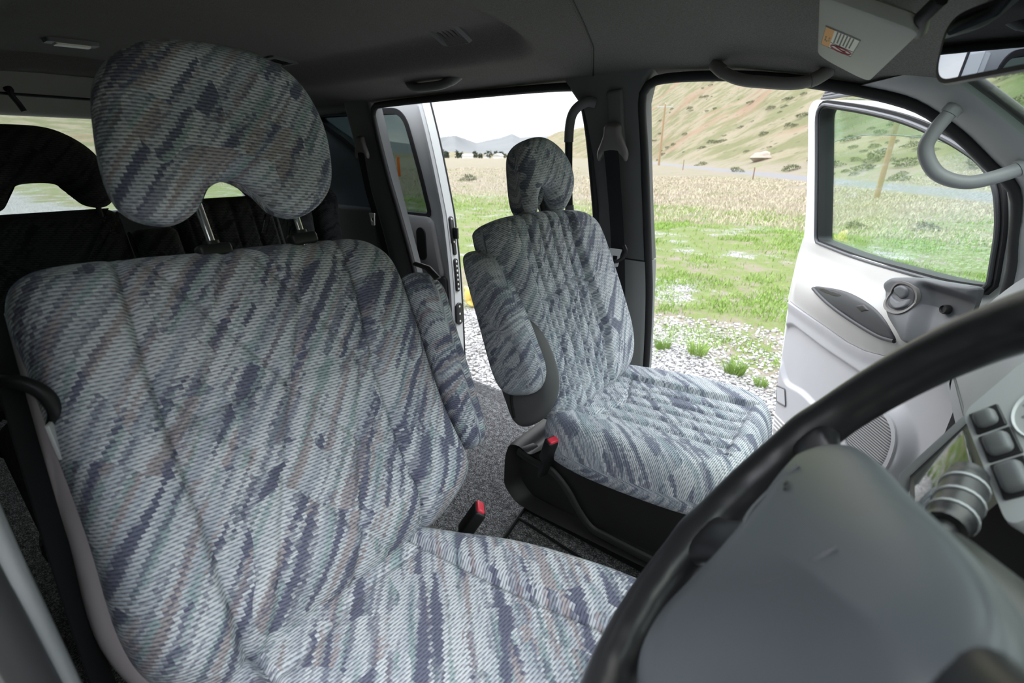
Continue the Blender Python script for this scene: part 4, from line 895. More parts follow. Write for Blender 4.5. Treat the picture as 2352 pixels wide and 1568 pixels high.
b = MB(); b.prism(*[[(.19+dx, -.215, .74), (.185+dx, -.24, .80), (.185+dx, -.60, .80), (.19+dx, -.62, .70), (.21+dx, -.60, .62), (.20+dx, -.22, .62)] for dx in (0, .08)]); b.build('instrument_binnacle', M['black'], dash, smooth=False)

# ================================================================== STEERING WHEEL AND COLUMN
WO = np.array([.016, -.430, .787]); th = 1.0
wn_ = np.array([-math.sin(th), 0, math.cos(th)]); w1 = np.array([0, 1., 0]); w2 = np.array([math.cos(th), 0, math.sin(th)])   # towards the driver / left / up-forward
WP = lambda a, c, h=0: WO+w1*a+w2*c+wn_*h
RW = .1925; TURN = math.radians(20)     # the wheel is turned a little
w1, w2 = w1*math.cos(TURN)-w2*math.sin(TURN), w1*math.sin(TURN)+w2*math.cos(TURN)
swl = empty('steering_wheel', tuple(WO), 'large black leather steering wheel with a slate grey centre pad in the foreground', 'steering wheel')
angs = np.linspace(0, 2*PI, 240, endpoint=False); sp_ang = [math.radians(8), math.radians(172), -math.radians(37), math.radians(217)]
b = MB(); rad = []
for a in angs:
    f = 1.0
    for s0 in sp_ang:
        dd = (a-s0+PI) % (2*PI)-PI; f += .10*math.exp(-(abs(dd)/.10)**2)
    # finger notches on the inner side are modelled as ripples of the section
    rad.append(.0182*f)
V = []; n_s = 18
for a, r0 in zip(angs, rad):
    er = w1*math.cos(a)+w2*math.sin(a)
    for k in range(n_s):
        q = 2*PI*k/n_s; inner = max(0, -math.cos(q)); rip = 1+.03*inner*math.sin(a*30)
        V.append(WO+er*(RW+r0*math.cos(q)*rip)+wn_*(r0*1.06*math.sin(q)))
n_a = len(angs); Fc = [(i*n_s+k, i*n_s+(k+1) % n_s, ((i+1) % n_a)*n_s+(k+1) % n_s, ((i+1) % n_a)*n_s+k) for i in range(n_a) for k in range(n_s)]
fixn(link('rim', V, Fc, M['wheel_rim'], swl))
for s0, wd in zip(sp_ang, (.0165, .0165, .021, .021)):
    er = w1*math.cos(s0)+w2*math.sin(s0); et = np.cross(wn_, er); secs = []
    for t_, r0 in enumerate(np.linspace(.075, RW, 16)):
        k = (r0-.075)/(RW-.075); flare = wd*(1+.8*k**6+.5*(1-k)**2); dep = .0125-.001*k; h0 = -.016+.014*k
        secs.append([WO+er*r0+et*flare*np.sign(math.cos(q))*abs(math.cos(q))**.7+wn_*(h0+dep*np.sign(math.sin(q))*abs(math.sin(q))**.8) for q in np.linspace(0, 2*PI, 20, endpoint=False)])
    b = MB(); b.loft(secs); b.build('spoke', M['wheel_rim'], swl)
ph_ = [(0, .050), (.075, .050), (.122, .040), (.140, .012), (.126, -.022), (.094, -.054), (.072, -.090), (.052, -.140)]
pl_ = ph_[:4]+[(.122, -.024), (.086, -.056), (.058, -.092), (.032, -.140)]
po = spline(pl_+[(-.01, -.160)]+[(-a*1.08, c) for a, c in ph_[:0:-1]], 240)
pad = pillow('airbag_pad', po, (0, -.02), WO-wn_*.009, w1, w2, wn_, M['wheel_pad'], swl, re=.07, tf=.027, tb=.028, rb=.03, nr=40, pw=2.0, front=lambda a, c, d: .004*np.cos(a*10))
padh = lambda a, c: .018+.004*math.cos(a*10)
b = MB(); P_ = spline([(.068, .012), (.064, -.014), (.040, -.040), (-.040, -.040), (-.064, -.014), (-.068, .012)], 60, False); b.tube([WP(a, c, padh(a, c)-.0022) for a, c in P_], .0014, 6); b.build('airbag_seam', M['bezel'], pad)
for a, c in ((.045, .000), (.037, -.001)):
    b = MB(); b.lathe([(.0001, .0012), (.0022, .001), (.0026, 0)], WP(a, c, padh(a, c)-.0008), wn_, 12); b.build('stud', M['black'], pad)
col = empty('stalk_housing', tuple(WP(0, 0, -.10)), 'black steering column shroud with stalks behind the wheel', 'steering column')
b = MB(); b.loft([[WP(r0*1.1*math.cos(q), r0*math.sin(q)-.005, h0) for q in np.linspace(0, 2*PI, 28, endpoint=False)] for h0, r0 in ((-.028, .045), (-.045, .058), (-.10, .062), (-.22, .07))]); b.build('shroud', M['black'], col)
def stalk(pts, r0, label):
    P = spline(pts, 40, False); b = MB(); b.tube(P[:22], r0*.7, 12); st = b.build('stalk', M['black'], col); plab(st, label)
    b = MB(); b.tube(P[20:], [r0*1.15]*3+[r0*1.3]*10+[r0*1.3]*4+[r0*1.15]*(len(P)-20-17), 16); b.build('stalk_knob', M['black'], st)
    for k in (24, 29, 34):
        b = MB(); T = P[k+1]-P[k]; T /= np.linalg.norm(T); b.tube([P[k]-T*.0015, P[k]+T*.0015], r0*1.38, 20); b.build('knob_ring', M['dash'], st)
stalk([(.060, -.36, .735), (.085, -.31, .722), (.105, -.25, .722), (.118, -.185, .728)], .0125, 'black wiper stalk on the passenger side')
stalk([(.060, -.50, .735), (.085, -.55, .730), (.10, -.60, .735), (.11, -.66, .742)], .0115, 'black indicator stalk on the window side')
# ================================================================== OUTSIDE
GZ = -.65
AZT = np.array([(-180, .52, 50), (-130, .40, 60), (-110, .22, 80), (-95, .12, 110), (-84, .125, 110), (-75, .11, 110), (-68, .05, 200), (-60, .026, 700), (-55, .024, 800), (-52.2, .034, 800), (-49, .026, 800), (-46.8, .031, 800), (-43.9, .041, 800), (-41.7, .027, 800), (-38, .024, 800), (-35.5, .035, 500), (-34.4, .046, 420), (-31.5, .061, 330), (-28.2, .084, 250), (-23.5, .135, 200), (-18.6, .20, 160), (-11.3, .29, 160), (4, .36, 140), (14, .55, 90), (20, .60, 80), (60, .55, 60), (100, .58, 45), (150, .58, 45), (180, .52, 50)])  # driver-side hills are unseen, raised to keep low sky off the headrest
def vnoise(x, y, seed=0):
    xi = np.floor(x).astype(int); yi = np.floor(y).astype(int); fx = x-xi; fy = y-yi; fx = fx*fx*(3-2*fx); fy = fy*fy*(3-2*fy)
    def h(a, b): n = (a*374761393+b*668265263+seed*982451653) & 0x7fffffff; n = ((n ^ (n >> 13))*1274126177) & 0x7fffffff; return ((n ^ (n >> 16)) & 0xffff)/65535.
    return (h(xi, yi)*(1-fx)+h(xi+1, yi)*fx)*(1-fy)+(h(xi, yi+1)*(1-fx)+h(xi+1, yi+1)*fx)*fy
def fbm(x, y, s=0, o=4): return sum(vnoise(x*2**k, y*2**k, s+k)*.5**k for k in range(o))/1.875
RD = np.array([-.477, .879]); RN = np.array([.879, .477]); RP = np.array([3.8, 29.5])
def road_s(x, y): return (x-RP[0])*RN[0]+(y-RP[1])*RN[1]
def ground_z(x, y):
    r = np.hypot(x, y)+1e-6; az = np.degrees(np.arctan2(x, y)); E = np.interp(az, AZT[:, 0], AZT[:, 1]); rb0 = np.interp(az, AZT[:, 0], AZT[:, 2])
    dr = (x*RN[0]+y*RN[1])/r; s0 = RP@RN
    rroad = np.where(dr > .02, (s0+4.0)/np.maximum(dr, .02), 1e5); rb = np.minimum(rb0, rroad); rb = np.where(az < -30.5, rb0, rb)
    rt = rb*1.0+np.minimum(rb*5, 420); k = np.clip((r-rb)/(rt-rb), 0, 1); prof = k*(1.6-.6*k)
    h = E*np.minimum(r, rt)*prof
    ridg = np.abs(fbm(x/70+9, y/70, 5)-.5)*2
    h = h*(1-.28*k*(1-ridg))+ (fbm(x/9, y/9, 2, 3)-.5)*np.clip((r-rb)/40, 0, 1)*1.6
    near = (fbm(x/5, y/5, 1)-.5)*.22*np.clip((r-3)/8, 0, 1)*np.clip(np.abs(road_s(x, y))/5-.5, 0, 1)
    far = np.clip((r-700)/600, 0, 1)
    return GZ+h*np.where(az < -33.5, np.clip((1300-r)/600, 0, 1), 1)+near*(1-far)
az = np.radians(np.r_[np.linspace(-180, -92, 50)[:-1], np.linspace(-92, 14, 780)[:-1], np.linspace(14, 180, 70)[:-1]])
rr0 = np.r_[0.01, np.geomspace(1.2, 1500, 190)]
A, R_ = np.meshgrid(az, rr0, indexing='ij'); X, Y = R_*np.sin(A), R_*np.cos(A)-.2; Zg = ground_z(X, Y)
na, nr = X.shape; idx = np.arange(na*nr).reshape(na, nr); nx = np.roll(idx, -1, 0)
q = np.stack([idx[:, :-1], nx[:, :-1], nx[:, 1:], idx[:, 1:]], -1).reshape(-1, 4)
def ground_mat():
    t = NT('meadow_ground'); pos = t.n('ShaderNodeTexCoord').outputs['Object']; sx = t.n('ShaderNodeSeparateXYZ', {0: pos}); x, y, z = sx.outputs
    n1 = t.noise(pos, .55, 5, .6); n2 = t.noise(pos, 2.2, 5, .65); n3 = t.noise(pos, 14, 3, .6); n4 = t.noise(pos, .11, 6, .62); nf = t.noise(pos, 60, 2, .6)
    peb = t.n('ShaderNodeTexVoronoi', {'Vector': pos, 'Scale': 48.0, 'Randomness': 1.0}); pc = t.n('ShaderNodeSeparateColor', {0: peb.outputs['Color']})
    grav = t.ramp(pc.outputs[0], [(0, (.28, .27, .26)), (.3, (.50, .49, .47)), (.7, (.68, .67, .65)), (1, (.86, .85, .84))])
    grav = t.mix(t.step(peb.outputs['Distance'], .42, .8), grav, (.12, .11, .10))
    green = t.mix(t.math('MULTIPLY_ADD', n3, .6, t.math('MULTIPLY', nf, .4)), (.085, .15, .028), (.33, .43, .12)); straw = t.mix(n3, (.25, .215, .155), (.42, .37, .28)); soil = t.mix(n3, (.22, .17, .13), (.40, .33, .27))
    dry = t.mix(t.step(n2, .42, .6), straw, soil)
    # distance bands out from the car
    yy = t.math('MULTIPLY_ADD', t.math('SUBTRACT', n1, .5), 3.0, y)
    xm = t.math('MULTIPLY', t.math('ABSOLUTE', x), .12); yy2 = t.math('ADD', yy, 0.0)
    g_grav = t.math('MULTIPLY', t.math('SUBTRACT', 1.0, t.step(yy, 2.9, 3.7)), t.step(y, -1.6, -1.0))
    patchy = t.step(t.math('MULTIPLY_ADD', t.step(y, 3.0, 9.0), .06, t.math('MULTIPLY_ADD', n3, .35, t.math('MULTIPLY', n2, .72))), .50, .60)
    grassy = t.mix(t.math('MULTIPLY', patchy, .8), t.mix(t.step(n1, .35, .5), grav, dry), green)
    m_str = t.step(t.math('MULTIPLY_ADD', t.math('SUBTRACT', n4, .5), 14.0, y), 14.5, 18.5)
    strawy = t.mix(t.step(n1, .52, .62), straw, t.mix(n2, green, dry))
    c = t.mix(m_str, grassy, strawy); c = t.mix(g_grav, c, grav)
    # hill cover
    hz = t.math('SUBTRACT', z, GZ)
    hill = t.mix(t.step(n4, .40, .60), t.mix(n2, (.27, .235, .15), (.41, .355, .245)), t.mix(n2, (.165, .17, .08), (.26, .255, .13)))
    nn = t.noise(pos, .035, 5, .6); hill = t.mix(t.math('MULTIPLY', t.step(nn, .52, .64), .75), hill, (.33, .215, .14))
    spk = t.n('ShaderNodeTexVoronoi', {'Vector': pos, 'Scale': .42}); hill = t.mix(t.math('MULTIPLY', t.math('SUBTRACT', 1.0, t.step(t.math('MULTIPLY_ADD', n2, .25, spk.outputs['Distance']), .22, .36)), .75), hill, (.085, .095, .055))
    east = t.step(t.math('MULTIPLY_ADD', y, -.10, x), -4.0, 2.0); hill = t.mix(t.math('MULTIPLY', east, .85), hill, t.mix(n2, (.035, .075, .018), (.10, .155, .045)))
    c = t.mix(t.step(hz, .35, 1.6), c, hill)
    c = t.mix(t.math('SUBTRACT', 1.0, t.step(y, -2.2, -1.2)), c, t.mix(n2, (.075, .075, .055), (.125, .125, .09)))  # unseen driver-side ground, darkened to cut bounce light into the cabin
    # road
    s = t.math('ADD', t.math('MULTIPLY', t.math('SUBTRACT', x, float(RP[0])), float(RN[0])), t.math('MULTIPLY', t.math('SUBTRACT', y, float(RP[1])), float(RN[1])))
    verge = t.math('SUBTRACT', 1.0, t.step(t.math('ABSOLUTE', s), 2.6, 4.2)); c = t.mix(t.math('MULTIPLY', verge, .5), c, (.33, .29, .24))
    road = t.math('SUBTRACT', 1.0, t.step(t.math('ABSOLUTE', s), 1.9, 2.1)); c = t.mix(road, c, t.mix(n3, (.27, .265, .265), (.33, .325, .32)))
    c = t.mix(1.0, c, (.56, .56, .575), 'MULTIPLY')
    bump = t.math('MULTIPLY_ADD', t.math('MULTIPLY', peb.outputs['Distance'], g_grav), -1.2, nf)
    return t.bsdf(c, .95, bump=bump, bstr=.7, bdist=.02, **{'Specular IOR Level': .1})
M['ground'] = ground_mat()
struct(link('ground', np.stack([X, Y, Zg], -1).reshape(-1, 3), [tuple(f) for f in q], M['ground']))
# hills far beyond the valley, air haze put into their blue-grey colour
def far_mat():
    t = NT('hazy_hill_scrub'); pos = t.n('ShaderNodeTexCoord').outputs['Object']; n = t.noise(pos, .004, 6, .6); m = t.noise(pos, .02, 4, .6)
    c = t.mix(n, (.07, .08, .078), (.14, .138, .125)); c = t.mix(t.math('MULTIPLY', m, .5), c, (.10, .115, .14)); return t.bsdf(c, 1)
fa = np.radians(np.linspace(-100, -24, 500)); fr = np.geomspace(950, 3400, 60); A, R_ = np.meshgrid(fa, fr, indexing='ij')
FE = np.array([(-100, .03), (-62, .026), (-57, .022), (-53.5, .024), (-52.2, .034), (-50.8, .029), (-49, .025), (-47.8, .028), (-46, .037), (-43.9, .0415), (-42.6, .034), (-41.5, .027), (-40.2, .032), (-38.9, .036), (-37.5, .0445), (-36.6, .037), (-35, .039), (-33, .040), (-28, .03), (-24, .03)])
def far_z(a, r):
    e = np.interp(np.degrees(a), FE[:, 0], FE[:, 1]); near_hill = np.exp(-((np.degrees(a)+44.4)/2.6)**2)
    rt = 2900-1100*near_hill; k = np.clip((r-980)/(rt-980), 0, 1); h = e*rt*k**1.5*np.where(r > rt, np.clip(1-(r-rt)/1800, 0, 1), 1)
    x, y = r*np.sin(a), r*np.cos(a); return GZ-2+h*(1-.22*k*(1-k)*4*np.abs(fbm(x/260, y/260, 8)-.5)*2)
Xf, Yf = R_*np.sin(A), R_*np.cos(A); Zf = far_z(A, R_); a_, b_ = Xf.shape; idx = np.arange(a_*b_).reshape(a_, b_)
q = np.stack([idx[:-1, :-1], idx[1:, :-1], idx[1:, 1:], idx[:-1, 1:]], -1).reshape(-1, 4)
struct(link('distant_hills', np.stack([Xf, Yf, Zf], -1).reshape(-1, 3), [tuple(f) for f in q], far_mat()))

def gz(x, y): return float(ground_z(np.array([float(x)]), np.array([float(y)]))[0])
def leaf_mat(name, a, b, rough=.8):
    t = NT(name); tc = t.n('ShaderNodeTexCoord').outputs['Object']; n = t.noise(tc, 2.5, 4); oi = t.n('ShaderNodeObjectInfo').outputs['Random']
    c = t.mix(t.math('MULTIPLY_ADD', oi, .4, t.math('MULTIPLY', n, .7)), a, b); return t.bsdf(c, rough, **{'Specular IOR Level': .15})
M['grass'] = leaf_mat('fresh_grass', (.125, .225, .04), (.37, .50, .15)); M['dry'] = leaf_mat('dry_grass', (.36, .31, .225), (.60, .54, .42))
M['sage'] = leaf_mat('sage_leaves', (.075, .085, .045), (.19, .20, .125)); M['wood'] = plastic('weathered_pole_wood', (.34, .235, .14), .85, 60, .4, .25); M['pole_pale'] = plastic('pale_pole_crossarm', (.50, .49, .47), .8, 60, .2)
M['conifer'] = leaf_mat('dark_tree', (.025, .035, .025), (.055, .07, .045)); M['house'] = plastic('pale_house', (.62, .61, .60), .8, 20, 0); M['orange_post'] = plastic('orange_marker', (.80, .16, .02), .5, 50, 0)
M['yellow'] = plastic('yellow_wrapper', (.80, .60, .16), .6, 60, .3); M['boulder'] = plastic('pale_boulder', (.34, .29, .24), .9, 6, .6, .2); M['rust'] = plastic('rusty_post', (.20, .11, .07), .8, 60, .2)

# blades: numpy strips, bent; one mesh per kind of cover
def blades(name, xy, h, w, mat, label=None, lean=.35, cat='grass'):
    n = len(xy); a = rng.uniform(0, 2*PI, n); dx, dy = np.cos(a), np.sin(a); z0 = ground_z(xy[:, 0], xy[:, 1])-.01; ln = h*lean*rng.uniform(.2, 1.6, n); V = np.zeros((n, 5, 3))
    lx, ly = np.cos(a+rng.normal(PI/2, .8, n)), np.sin(a+rng.normal(PI/2, .8, n))
    for k, (f, wk) in enumerate(((0, 1), (.55, .75), (1, 0))):
        cx = xy[:, 0]+lx*ln*f*f; cy = xy[:, 1]+ly*ln*f*f; cz = z0+h*f*(1-.12*f*lean)
        if k < 2:
            V[:, 2*k] = np.stack([cx-dx*w*wk/2, cy-dy*w*wk/2, cz], 1); V[:, 2*k+1] = np.stack([cx+dx*w*wk/2, cy+dy*w*wk/2, cz], 1)
        else: V[:, 4] = np.stack([cx, cy, cz], 1)
    i = np.arange(n)[:, None]*5; Fq = [tuple(f) for f in (i+np.array([0, 1, 3, 2]))]; Ft = [tuple(f) for f in (i+np.array([2, 3, 4]))]
    return link(name, V.reshape(-1, 3), Fq+Ft, mat, smooth=False)
def scatter(n, azr, rr, dens=1.6, mask=None):
    a = np.radians(rng.uniform(*azr, n)); u = rng.random(n); r = (rr[0]**(2-dens)+(rr[1]**(2-dens)-rr[0]**(2-dens))*u)**(1/(2-dens)); p = np.stack([r*np.sin(a), r*np.cos(a)], 1)
    p = p[p[:, 1] > 1.35]
    return p[mask(p[:, 0], p[:, 1])] if mask is not None else p
# thresholds echo the ground cover: green in patches close by, straw further out
def m_green(x, y):
    p = .55*fbm(x*2.4, y*2.4, 31, 3)+.45*fbm(x*.7, y*.7, 12, 2); p = np.clip((p-.44+.07*np.clip((y-3)/9, 0, 1))/.14, 0, 1)**1.5
    return (rng.random(len(x)) < .04+p) & (y+(fbm(x*.6, y*.6, 3)-.5)*2 > 3.1) & (rng.random(len(x)) < np.clip((19+8*(fbm(x/5, y/5, 4)-.5)-y)/7, 0, 1)) & (rng.random(len(x)) < np.clip((y-2.6)/2.2, .12, 1))
P1 = np.vstack([scatter(52000, (-66, -20), (3.2, 20), 1.35, m_green), scatter(95000, (-26, 12), (3.2, 22), 1.3, m_green)])
hh = rng.uniform(.025, .075, len(P1))*np.clip(.8+P1[:, 1]/20, .8, 1.5); o = blades('meadow_grass', P1, hh, .007+.0008*np.hypot(P1[:, 0], P1[:, 1]), M['grass']); o['kind'] = 'stuff'; tag(o, 'fresh green grass growing in patches across the gravel and meadow', 'grass')
def m_dry(x, y): return (fbm(x/4, y/4, 41, 3)+.35*fbm(x*.9, y*.9, 6) > .62-.25*np.clip((y-8)/10, 0, 1)) & (np.abs(road_s(x, y)) > 3.2) & (road_s(x, y) < 8) & (y > 12.5)
P2 = np.vstack([scatter(26000, (-75, -30), (13, 80), 1.3, m_dry), scatter(42000, (-30, 12), (12, 45), 1.3, m_dry)])
o = blades('dry_grass', P2, rng.uniform(.05, .16, len(P2)), .006+.0010*np.hypot(P2[:, 0], P2[:, 1]), M['dry'], lean=.5); o['kind'] = 'stuff'; tag(o, 'pale straw grass in the middle of the meadow before the road', 'grass')
def tuft_mesh(n, rad, h, mat):
    a = rng.uniform(0, 2*PI, n); r = rad*np.sqrt(rng.random(n)); V = []; Fc = []
    for i in range(n):
        x, y = r[i]*math.cos(a[i]), r[i]*math.sin(a[i]); hh = h*rng.uniform(.5, 1.1); o_ = a[i]+rng.normal(0, .5); k = .5*hh*(r[i]/rad+.2); b0 = rng.uniform(0, 2*PI); wx, wy = .0035*math.cos(b0), .0035*math.sin(b0); j = len(V)
        V += [(x-wx, y-wy, 0), (x+wx, y+wy, 0), (x+wx*.7+k*.35*math.cos(o_), y+wy*.7+k*.35*math.sin(o_), hh*.6), (x-wx*.7+k*.35*math.cos(o_), y-wy*.7+k*.35*math.sin(o_), hh*.6), (x+k*math.cos(o_), y+k*math.sin(o_), hh)]; Fc += [(j, j+1, j+2, j+3), (j+3, j+2, j+4)]
    me = bpy.data.meshes.new('grass_tuft'); me.from_pydata(V, [], Fc); me.materials.append(mat); return me
tm = [tuft_mesh(170, .075, .15, M['grass']) for _ in range(3)]
for k, (x, y, s, lab) in enumerate([(-1.33, 3.30, .8, 'thin grass tuft on the gravel nearest the passenger door pillar'), (-1.03, 3.36, 1.0, 'bushy green grass tuft standing alone in the white gravel'), (-.66, 3.14, .95, 'bright green grass tuft on the gravel closest to the open passenger door'), (-.44, 3.02, .6, 'small grass tuft on the gravel just right of a bigger bright tuft'), (-3.85, 3.05, 1.1, 'grass tuft beside the yellow wrapper behind the passenger seat')]):
    o = bpy.data.objects.new('grass_tuft', tm[k % 3]); COL.objects.link(o); o.location = (x, y, gz(x, y)-.005); o.scale = (s, s, s); o.rotation_euler = (0, 0, k*1.3); tag(o, lab, 'grass tuft')
# pebbles on the gravel apron
def pebbles(n):
    bm = bmesh.new(); bmesh.ops.create_icosphere(bm, subdivisions=1, radius=1); V0 = np.array([v.co for v in bm.verts]); F0 = np.array([[v.index for v in f.verts] for f in bm.faces]); bm.free()
    a = np.radians(rng.uniform(-62, 4, n)); r = rng.uniform(1.9, 4.6, n); x, y = r*np.sin(a), r*np.cos(a); k = y > 1.5; x, y = x[k], y[k]; n = len(x)
    s = rng.uniform(.006, .020, n); V = V0[None]*s[:, None, None]*rng.uniform(.6, 1.25, (n, 1, 3))*np.array([1, 1, .7]); V = V+rng.normal(0, .12, V.shape)*s[:, None, None]
    V += np.stack([x, y, ground_z(x, y)+s*.25], 1)[:, None]; Fc = (F0[None]+(np.arange(n)*len(V0))[:, None, None]).reshape(-1, 3); return V.reshape(-1, 3), Fc
def peb_mat():
    t = NT('gravel_stones'); g = t.n('ShaderNodeNewGeometry').outputs['Random Per Island']
    return t.bsdf(t.ramp(g, [(0, (.13, .125, .12)), (.25, (.29, .285, .28)), (.6, (.43, .425, .42)), (1, (.58, .575, .57))]), .9)
V, Fc = pebbles(9000); o = link('gravel_stones', V, [tuple(f) for f in Fc], peb_mat(), smooth=False); o['kind'] = 'stuff'; tag(o, 'white and grey gravel stones covering the ground beside the van', 'gravel')
# sagebrush
def bush_mesh(k):
    n = 420; V = []; Fc = []
    for i in range(n):
        d = rng.normal(size=3); d /= np.linalg.norm(d); d[2] = abs(d[2]); r = rng.uniform(.45, 1)**.5; p = d*r*np.array([.62, .62, .52]); p[:2] += .12*np.sin(p[2]*9+k)
        u_ = rng.normal(size=3); u_ /= np.linalg.norm(u_); w = np.cross(u_, d); w /= np.linalg.norm(w)+1e-9; L_ = d*.6+u_*.5; L_ /= np.linalg.norm(L_); sz = rng.uniform(.08, .15); j = len(V)
        V += [p-w*sz*.35, p+L_*sz*.6+w*sz*.1, p+L_*sz*1.2, p+w*sz*.35]; Fc.append((j, j+3, j+2, j+1))
    me = bpy.data.meshes.new('sagebrush'); me.from_pydata([tuple(v) for v in V], [], Fc); me.materials.append(M['sage']); return me
bmz = [bush_mesh(k) for k in range(4)]
def bush(x, y, s, label, group=None, flat=1):
    o = bpy.data.objects.new('sagebrush', bmz[int(rng.integers(4))]); COL.objects.link(o); o.location = (x, y, gz(x, y)-.05*s); o.scale = (s, s, s*flat); o.rotation_euler = (0, 0, rng.uniform(0, 6)); tag(o, label, 'bush', group)
bush(-25.0, 26.4, 1.0, 'single dark bush in the meadow left of the passenger headrest'); bush(.96, 14.8, .45, 'dark tussock in the meadow low in the passenger door window')
bush(-.45, 14.3, .38, 'lone tussock in the meadow right behind the open door edge'); bush(-14.6, 62.0, 1.2, 'bush on the near verge below the leftmost utility pole')
cnt = 0; taken_ = []
def clear_of(x, y, d):
    if any((x-a)**2+(y-b)**2 < (d+e)**2 for a, b, e in taken_): return False
    taken_.append((x, y, d)); return True
while cnt < 230:
    a = math.radians(rng.uniform(-29, 10)); r = 42*math.exp(rng.uniform(0, 2.0)); x, y = r*math.sin(a), r*math.cos(a)
    if road_s(x, y) < 4.0: continue
    if vnoise(np.array([x/14.]), np.array([y/14.]), 77)[0] < .45: continue
    sb_ = rng.uniform(.5, 1.5)*(1+.004*r)
    if not clear_of(x, y, sb_*.75): continue
    bush(x, y, sb_, 'grey-green sagebrush clump on the hillside beyond the road', 'sagebrush on the hillside', .8); cnt += 1
# poles
def pole(x, y, h, label, arm, r=.14):
    z = gz(x, y); t = empty('utility_pole', (x, y, z), label, 'utility pole'); b = MB(); b.tube([(x, y, z-.4), (x, y, z+h*.5), (x, y, z+h)], [r*1.2, r, r*.8], 12); b.build('post', M['wood'], t)
    if arm:
        b = MB(); b.box((x, y, z+h-.45), (3.0, .16, .20), np.array([[RN[0], -RN[1], 0], [RN[1], RN[0], 0], [0, 0, 1]])); b.build('crossarm', M['pole_pale'], t)
        for k in (-1.35, 0, 1.35):
            b = MB(); b.lathe([(.05, 0), (.09, .08), (.06, .16), (.09, .24), (.0001, .3)], (x+RN[0]*k, y+RN[1]*k, z+h-.35 if k else z+h), (0, 0, 1), 10); b.build('insulator', M['pole_pale'], t)
pole(-39.6, 102, 11.6, 'wooden utility pole with a crossarm beside the road in the open doorway', True, .19); pole(-.29, 25.4, 9.5, 'bare wooden utility pole seen through the passenger door window', False, .09)
for x, y, h, lab in [(-8.6, 41.7, .9, 'short rusty fence post beside the road left of the open door'), (-3.2, 36.8, 1.7, 'thin dark post on the slope behind the door window'), (-22.5, 66.5, 1.3, 'thin fence post far along the road near the door pillar')]:
    z = gz(x, y); b = MB(); b.box((x, y, z+h/2-.1), (.07, .07, h+.2), None, .01); tag(b.build('fence_post', M['rust']), lab, 'post')
z = gz(-35.6, 28.8); b = MB(); b.box((-35.6, 28.8, z+.75), (.32, .10, 1.9), None, .04); tag(b.build('marker_post', M['orange_post']), 'upright orange marker post seen through the sliding door window', 'post')
b = MB(); bm = bmesh.new(); bmesh.ops.create_icosphere(bm, subdivisions=3, radius=1)
b.add([np.array(v.co)*np.array([1.1, .8, .65])*(1+.16*math.sin(v.co.x*5+v.co.y*3)+.1*math.cos(v.co.z*7)) for v in bm.verts], [[v.index for v in f.verts] for f in bm.faces]); bm.free()
x, y = -16.0, 82.0; b.v = [(p[0]*1.3+x, p[1]*1.3+y, p[2]*1.2+gz(x, y)+.3) for p in b.v]; tag(b.build('boulder', M['boulder'], sharp=30), 'pale boulder lying on the slope above the road', 'rock')
b = MB(); g_ = np.linspace(0, 1, 12); x, y = -3.58, 3.14; z = gz(x, y)
secs = [[(x+.16*(u-.5)+.03*math.sin(v*9+u*4), y+.05*math.sin(u*7+v*5)+.02, z+.02+.22*v*(1-.35*u)+.02*math.sin(u*11)) for u in g_] for v in g_]
b.loft(secs, closed_section=False, caps=False); o = b.build('wrapper', M['yellow'], sharp=None); md = o.modifiers.new('thick', 'SOLIDIFY'); md.thickness = .004; tag(o, 'crumpled yellow wrapper lying in the grass beside the passenger headrest side', 'litter')
o['label'] = 'crumpled yellow wrapper standing in the grass between the two doors'
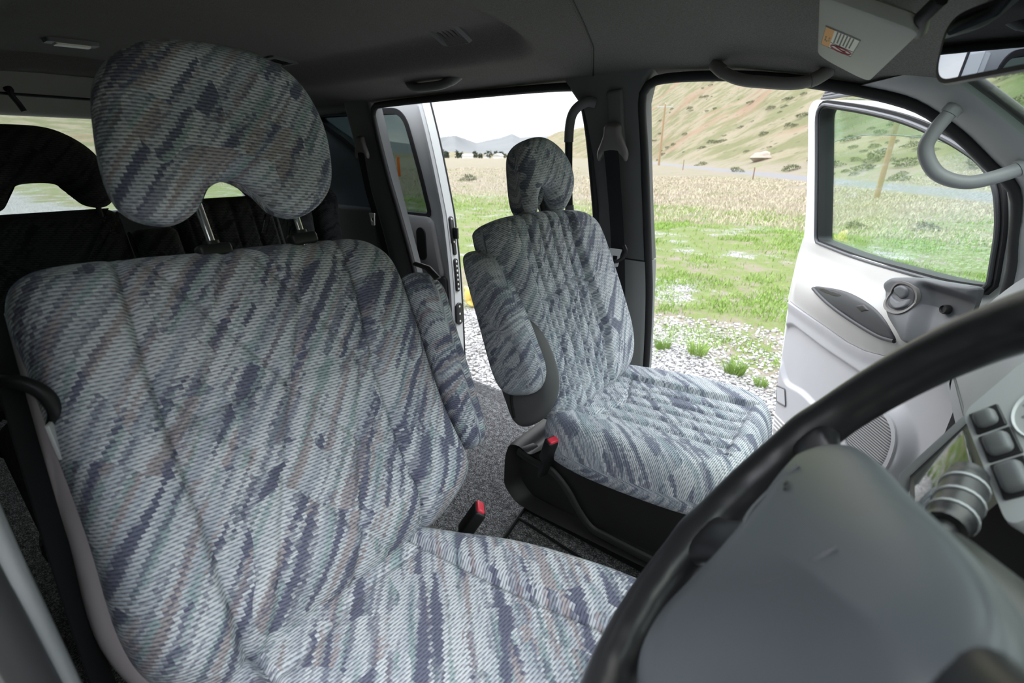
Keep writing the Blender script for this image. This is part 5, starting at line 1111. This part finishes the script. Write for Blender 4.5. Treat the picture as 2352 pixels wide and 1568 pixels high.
# trees and houses at the foot of the far hills
def tree_mesh(k):
    V = []; Fc = []
    for i in range(160):
        f = rng.random(); a = rng.uniform(0, 2*PI); r = (1-f)**.8*(.36 if k < 2 else .5)*rng.uniform(.5, 1) if k < 2 else .5*math.sqrt(max(.02, 1-(2*f-1)**2))*rng.uniform(.5, 1)
        p = np.array([r*math.cos(a), r*math.sin(a), .12+f*.88]); s = .09; d = rng.normal(size=3)*s; e = rng.normal(size=3)*s; j = len(V); V += [p, p+d, p+d+e, p+e]; Fc.append((j, j+1, j+2, j+3))
    j = len(V); V += [(-.03, -.03, 0), (.03, -.03, 0), (.03, .03, .3), (-.03, .03, .3)]; Fc.append((j, j+1, j+2, j+3))
    me = bpy.data.meshes.new('tree'); me.from_pydata([tuple(map(float, v)) for v in V], [], Fc); me.materials.append(M['conifer']); return me
tmz = [tree_mesh(k) for k in range(3)]
for k in range(46):
    a = math.radians(rng.choice([rng.uniform(-48, -44.6), rng.uniform(-44, -38), rng.uniform(-38.5, -35)])); r = rng.uniform(560, 760); x, y = r*math.sin(a), r*math.cos(a); s = rng.uniform(4, 9)
    if not clear_of(x, y, s*.55): continue
    o = bpy.data.objects.new('tree', tmz[int(rng.integers(3))]); COL.objects.link(o); o.location = (x, y, gz(x, y)); o.scale = (s, s, s); o.rotation_euler = (0, 0, rng.uniform(0, 6)); tag(o, 'tiny dark tree in the row at the foot of the far hills', 'tree', 'trees across the valley')
hm = MB(); hm.box((0, 0, 1.5), (10, 7, 3)); 
hmesh = hm.build('wall', M['house'], smooth=False).data; bpy.data.objects.remove(bpy.data.objects[-1]) if False else None
for o in list(COL.objects):
    if o.data is hmesh: bpy.data.objects.remove(o)
rf = MB(); rf.prism([(-5.6, -4, 3), (-5.6, 4, 3), (-5.6, 0, 5.2)], [(5.6, -4, 3), (5.6, 4, 3), (5.6, 0, 5.2)]); ro_ = rf.build('roof', M['pole_pale'], smooth=False); rmesh = ro_.data; bpy.data.objects.remove(ro_)
for k in range(12):
    a = math.radians(rng.uniform(-47, -37)); r = rng.uniform(520, 700); x, y = r*math.sin(a), r*math.cos(a)
    if not clear_of(x, y, 7): continue
    t = empty('house', (x, y, gz(x, y)), 'tiny pale house among the trees across the valley', 'house', 'houses across the valley'); t.rotation_euler = (0, 0, rng.uniform(0, 3))
    for nm, me in (('wall', hmesh), ('roof', rmesh)): o = bpy.data.objects.new(nm, me); COL.objects.link(o); o.parent = t
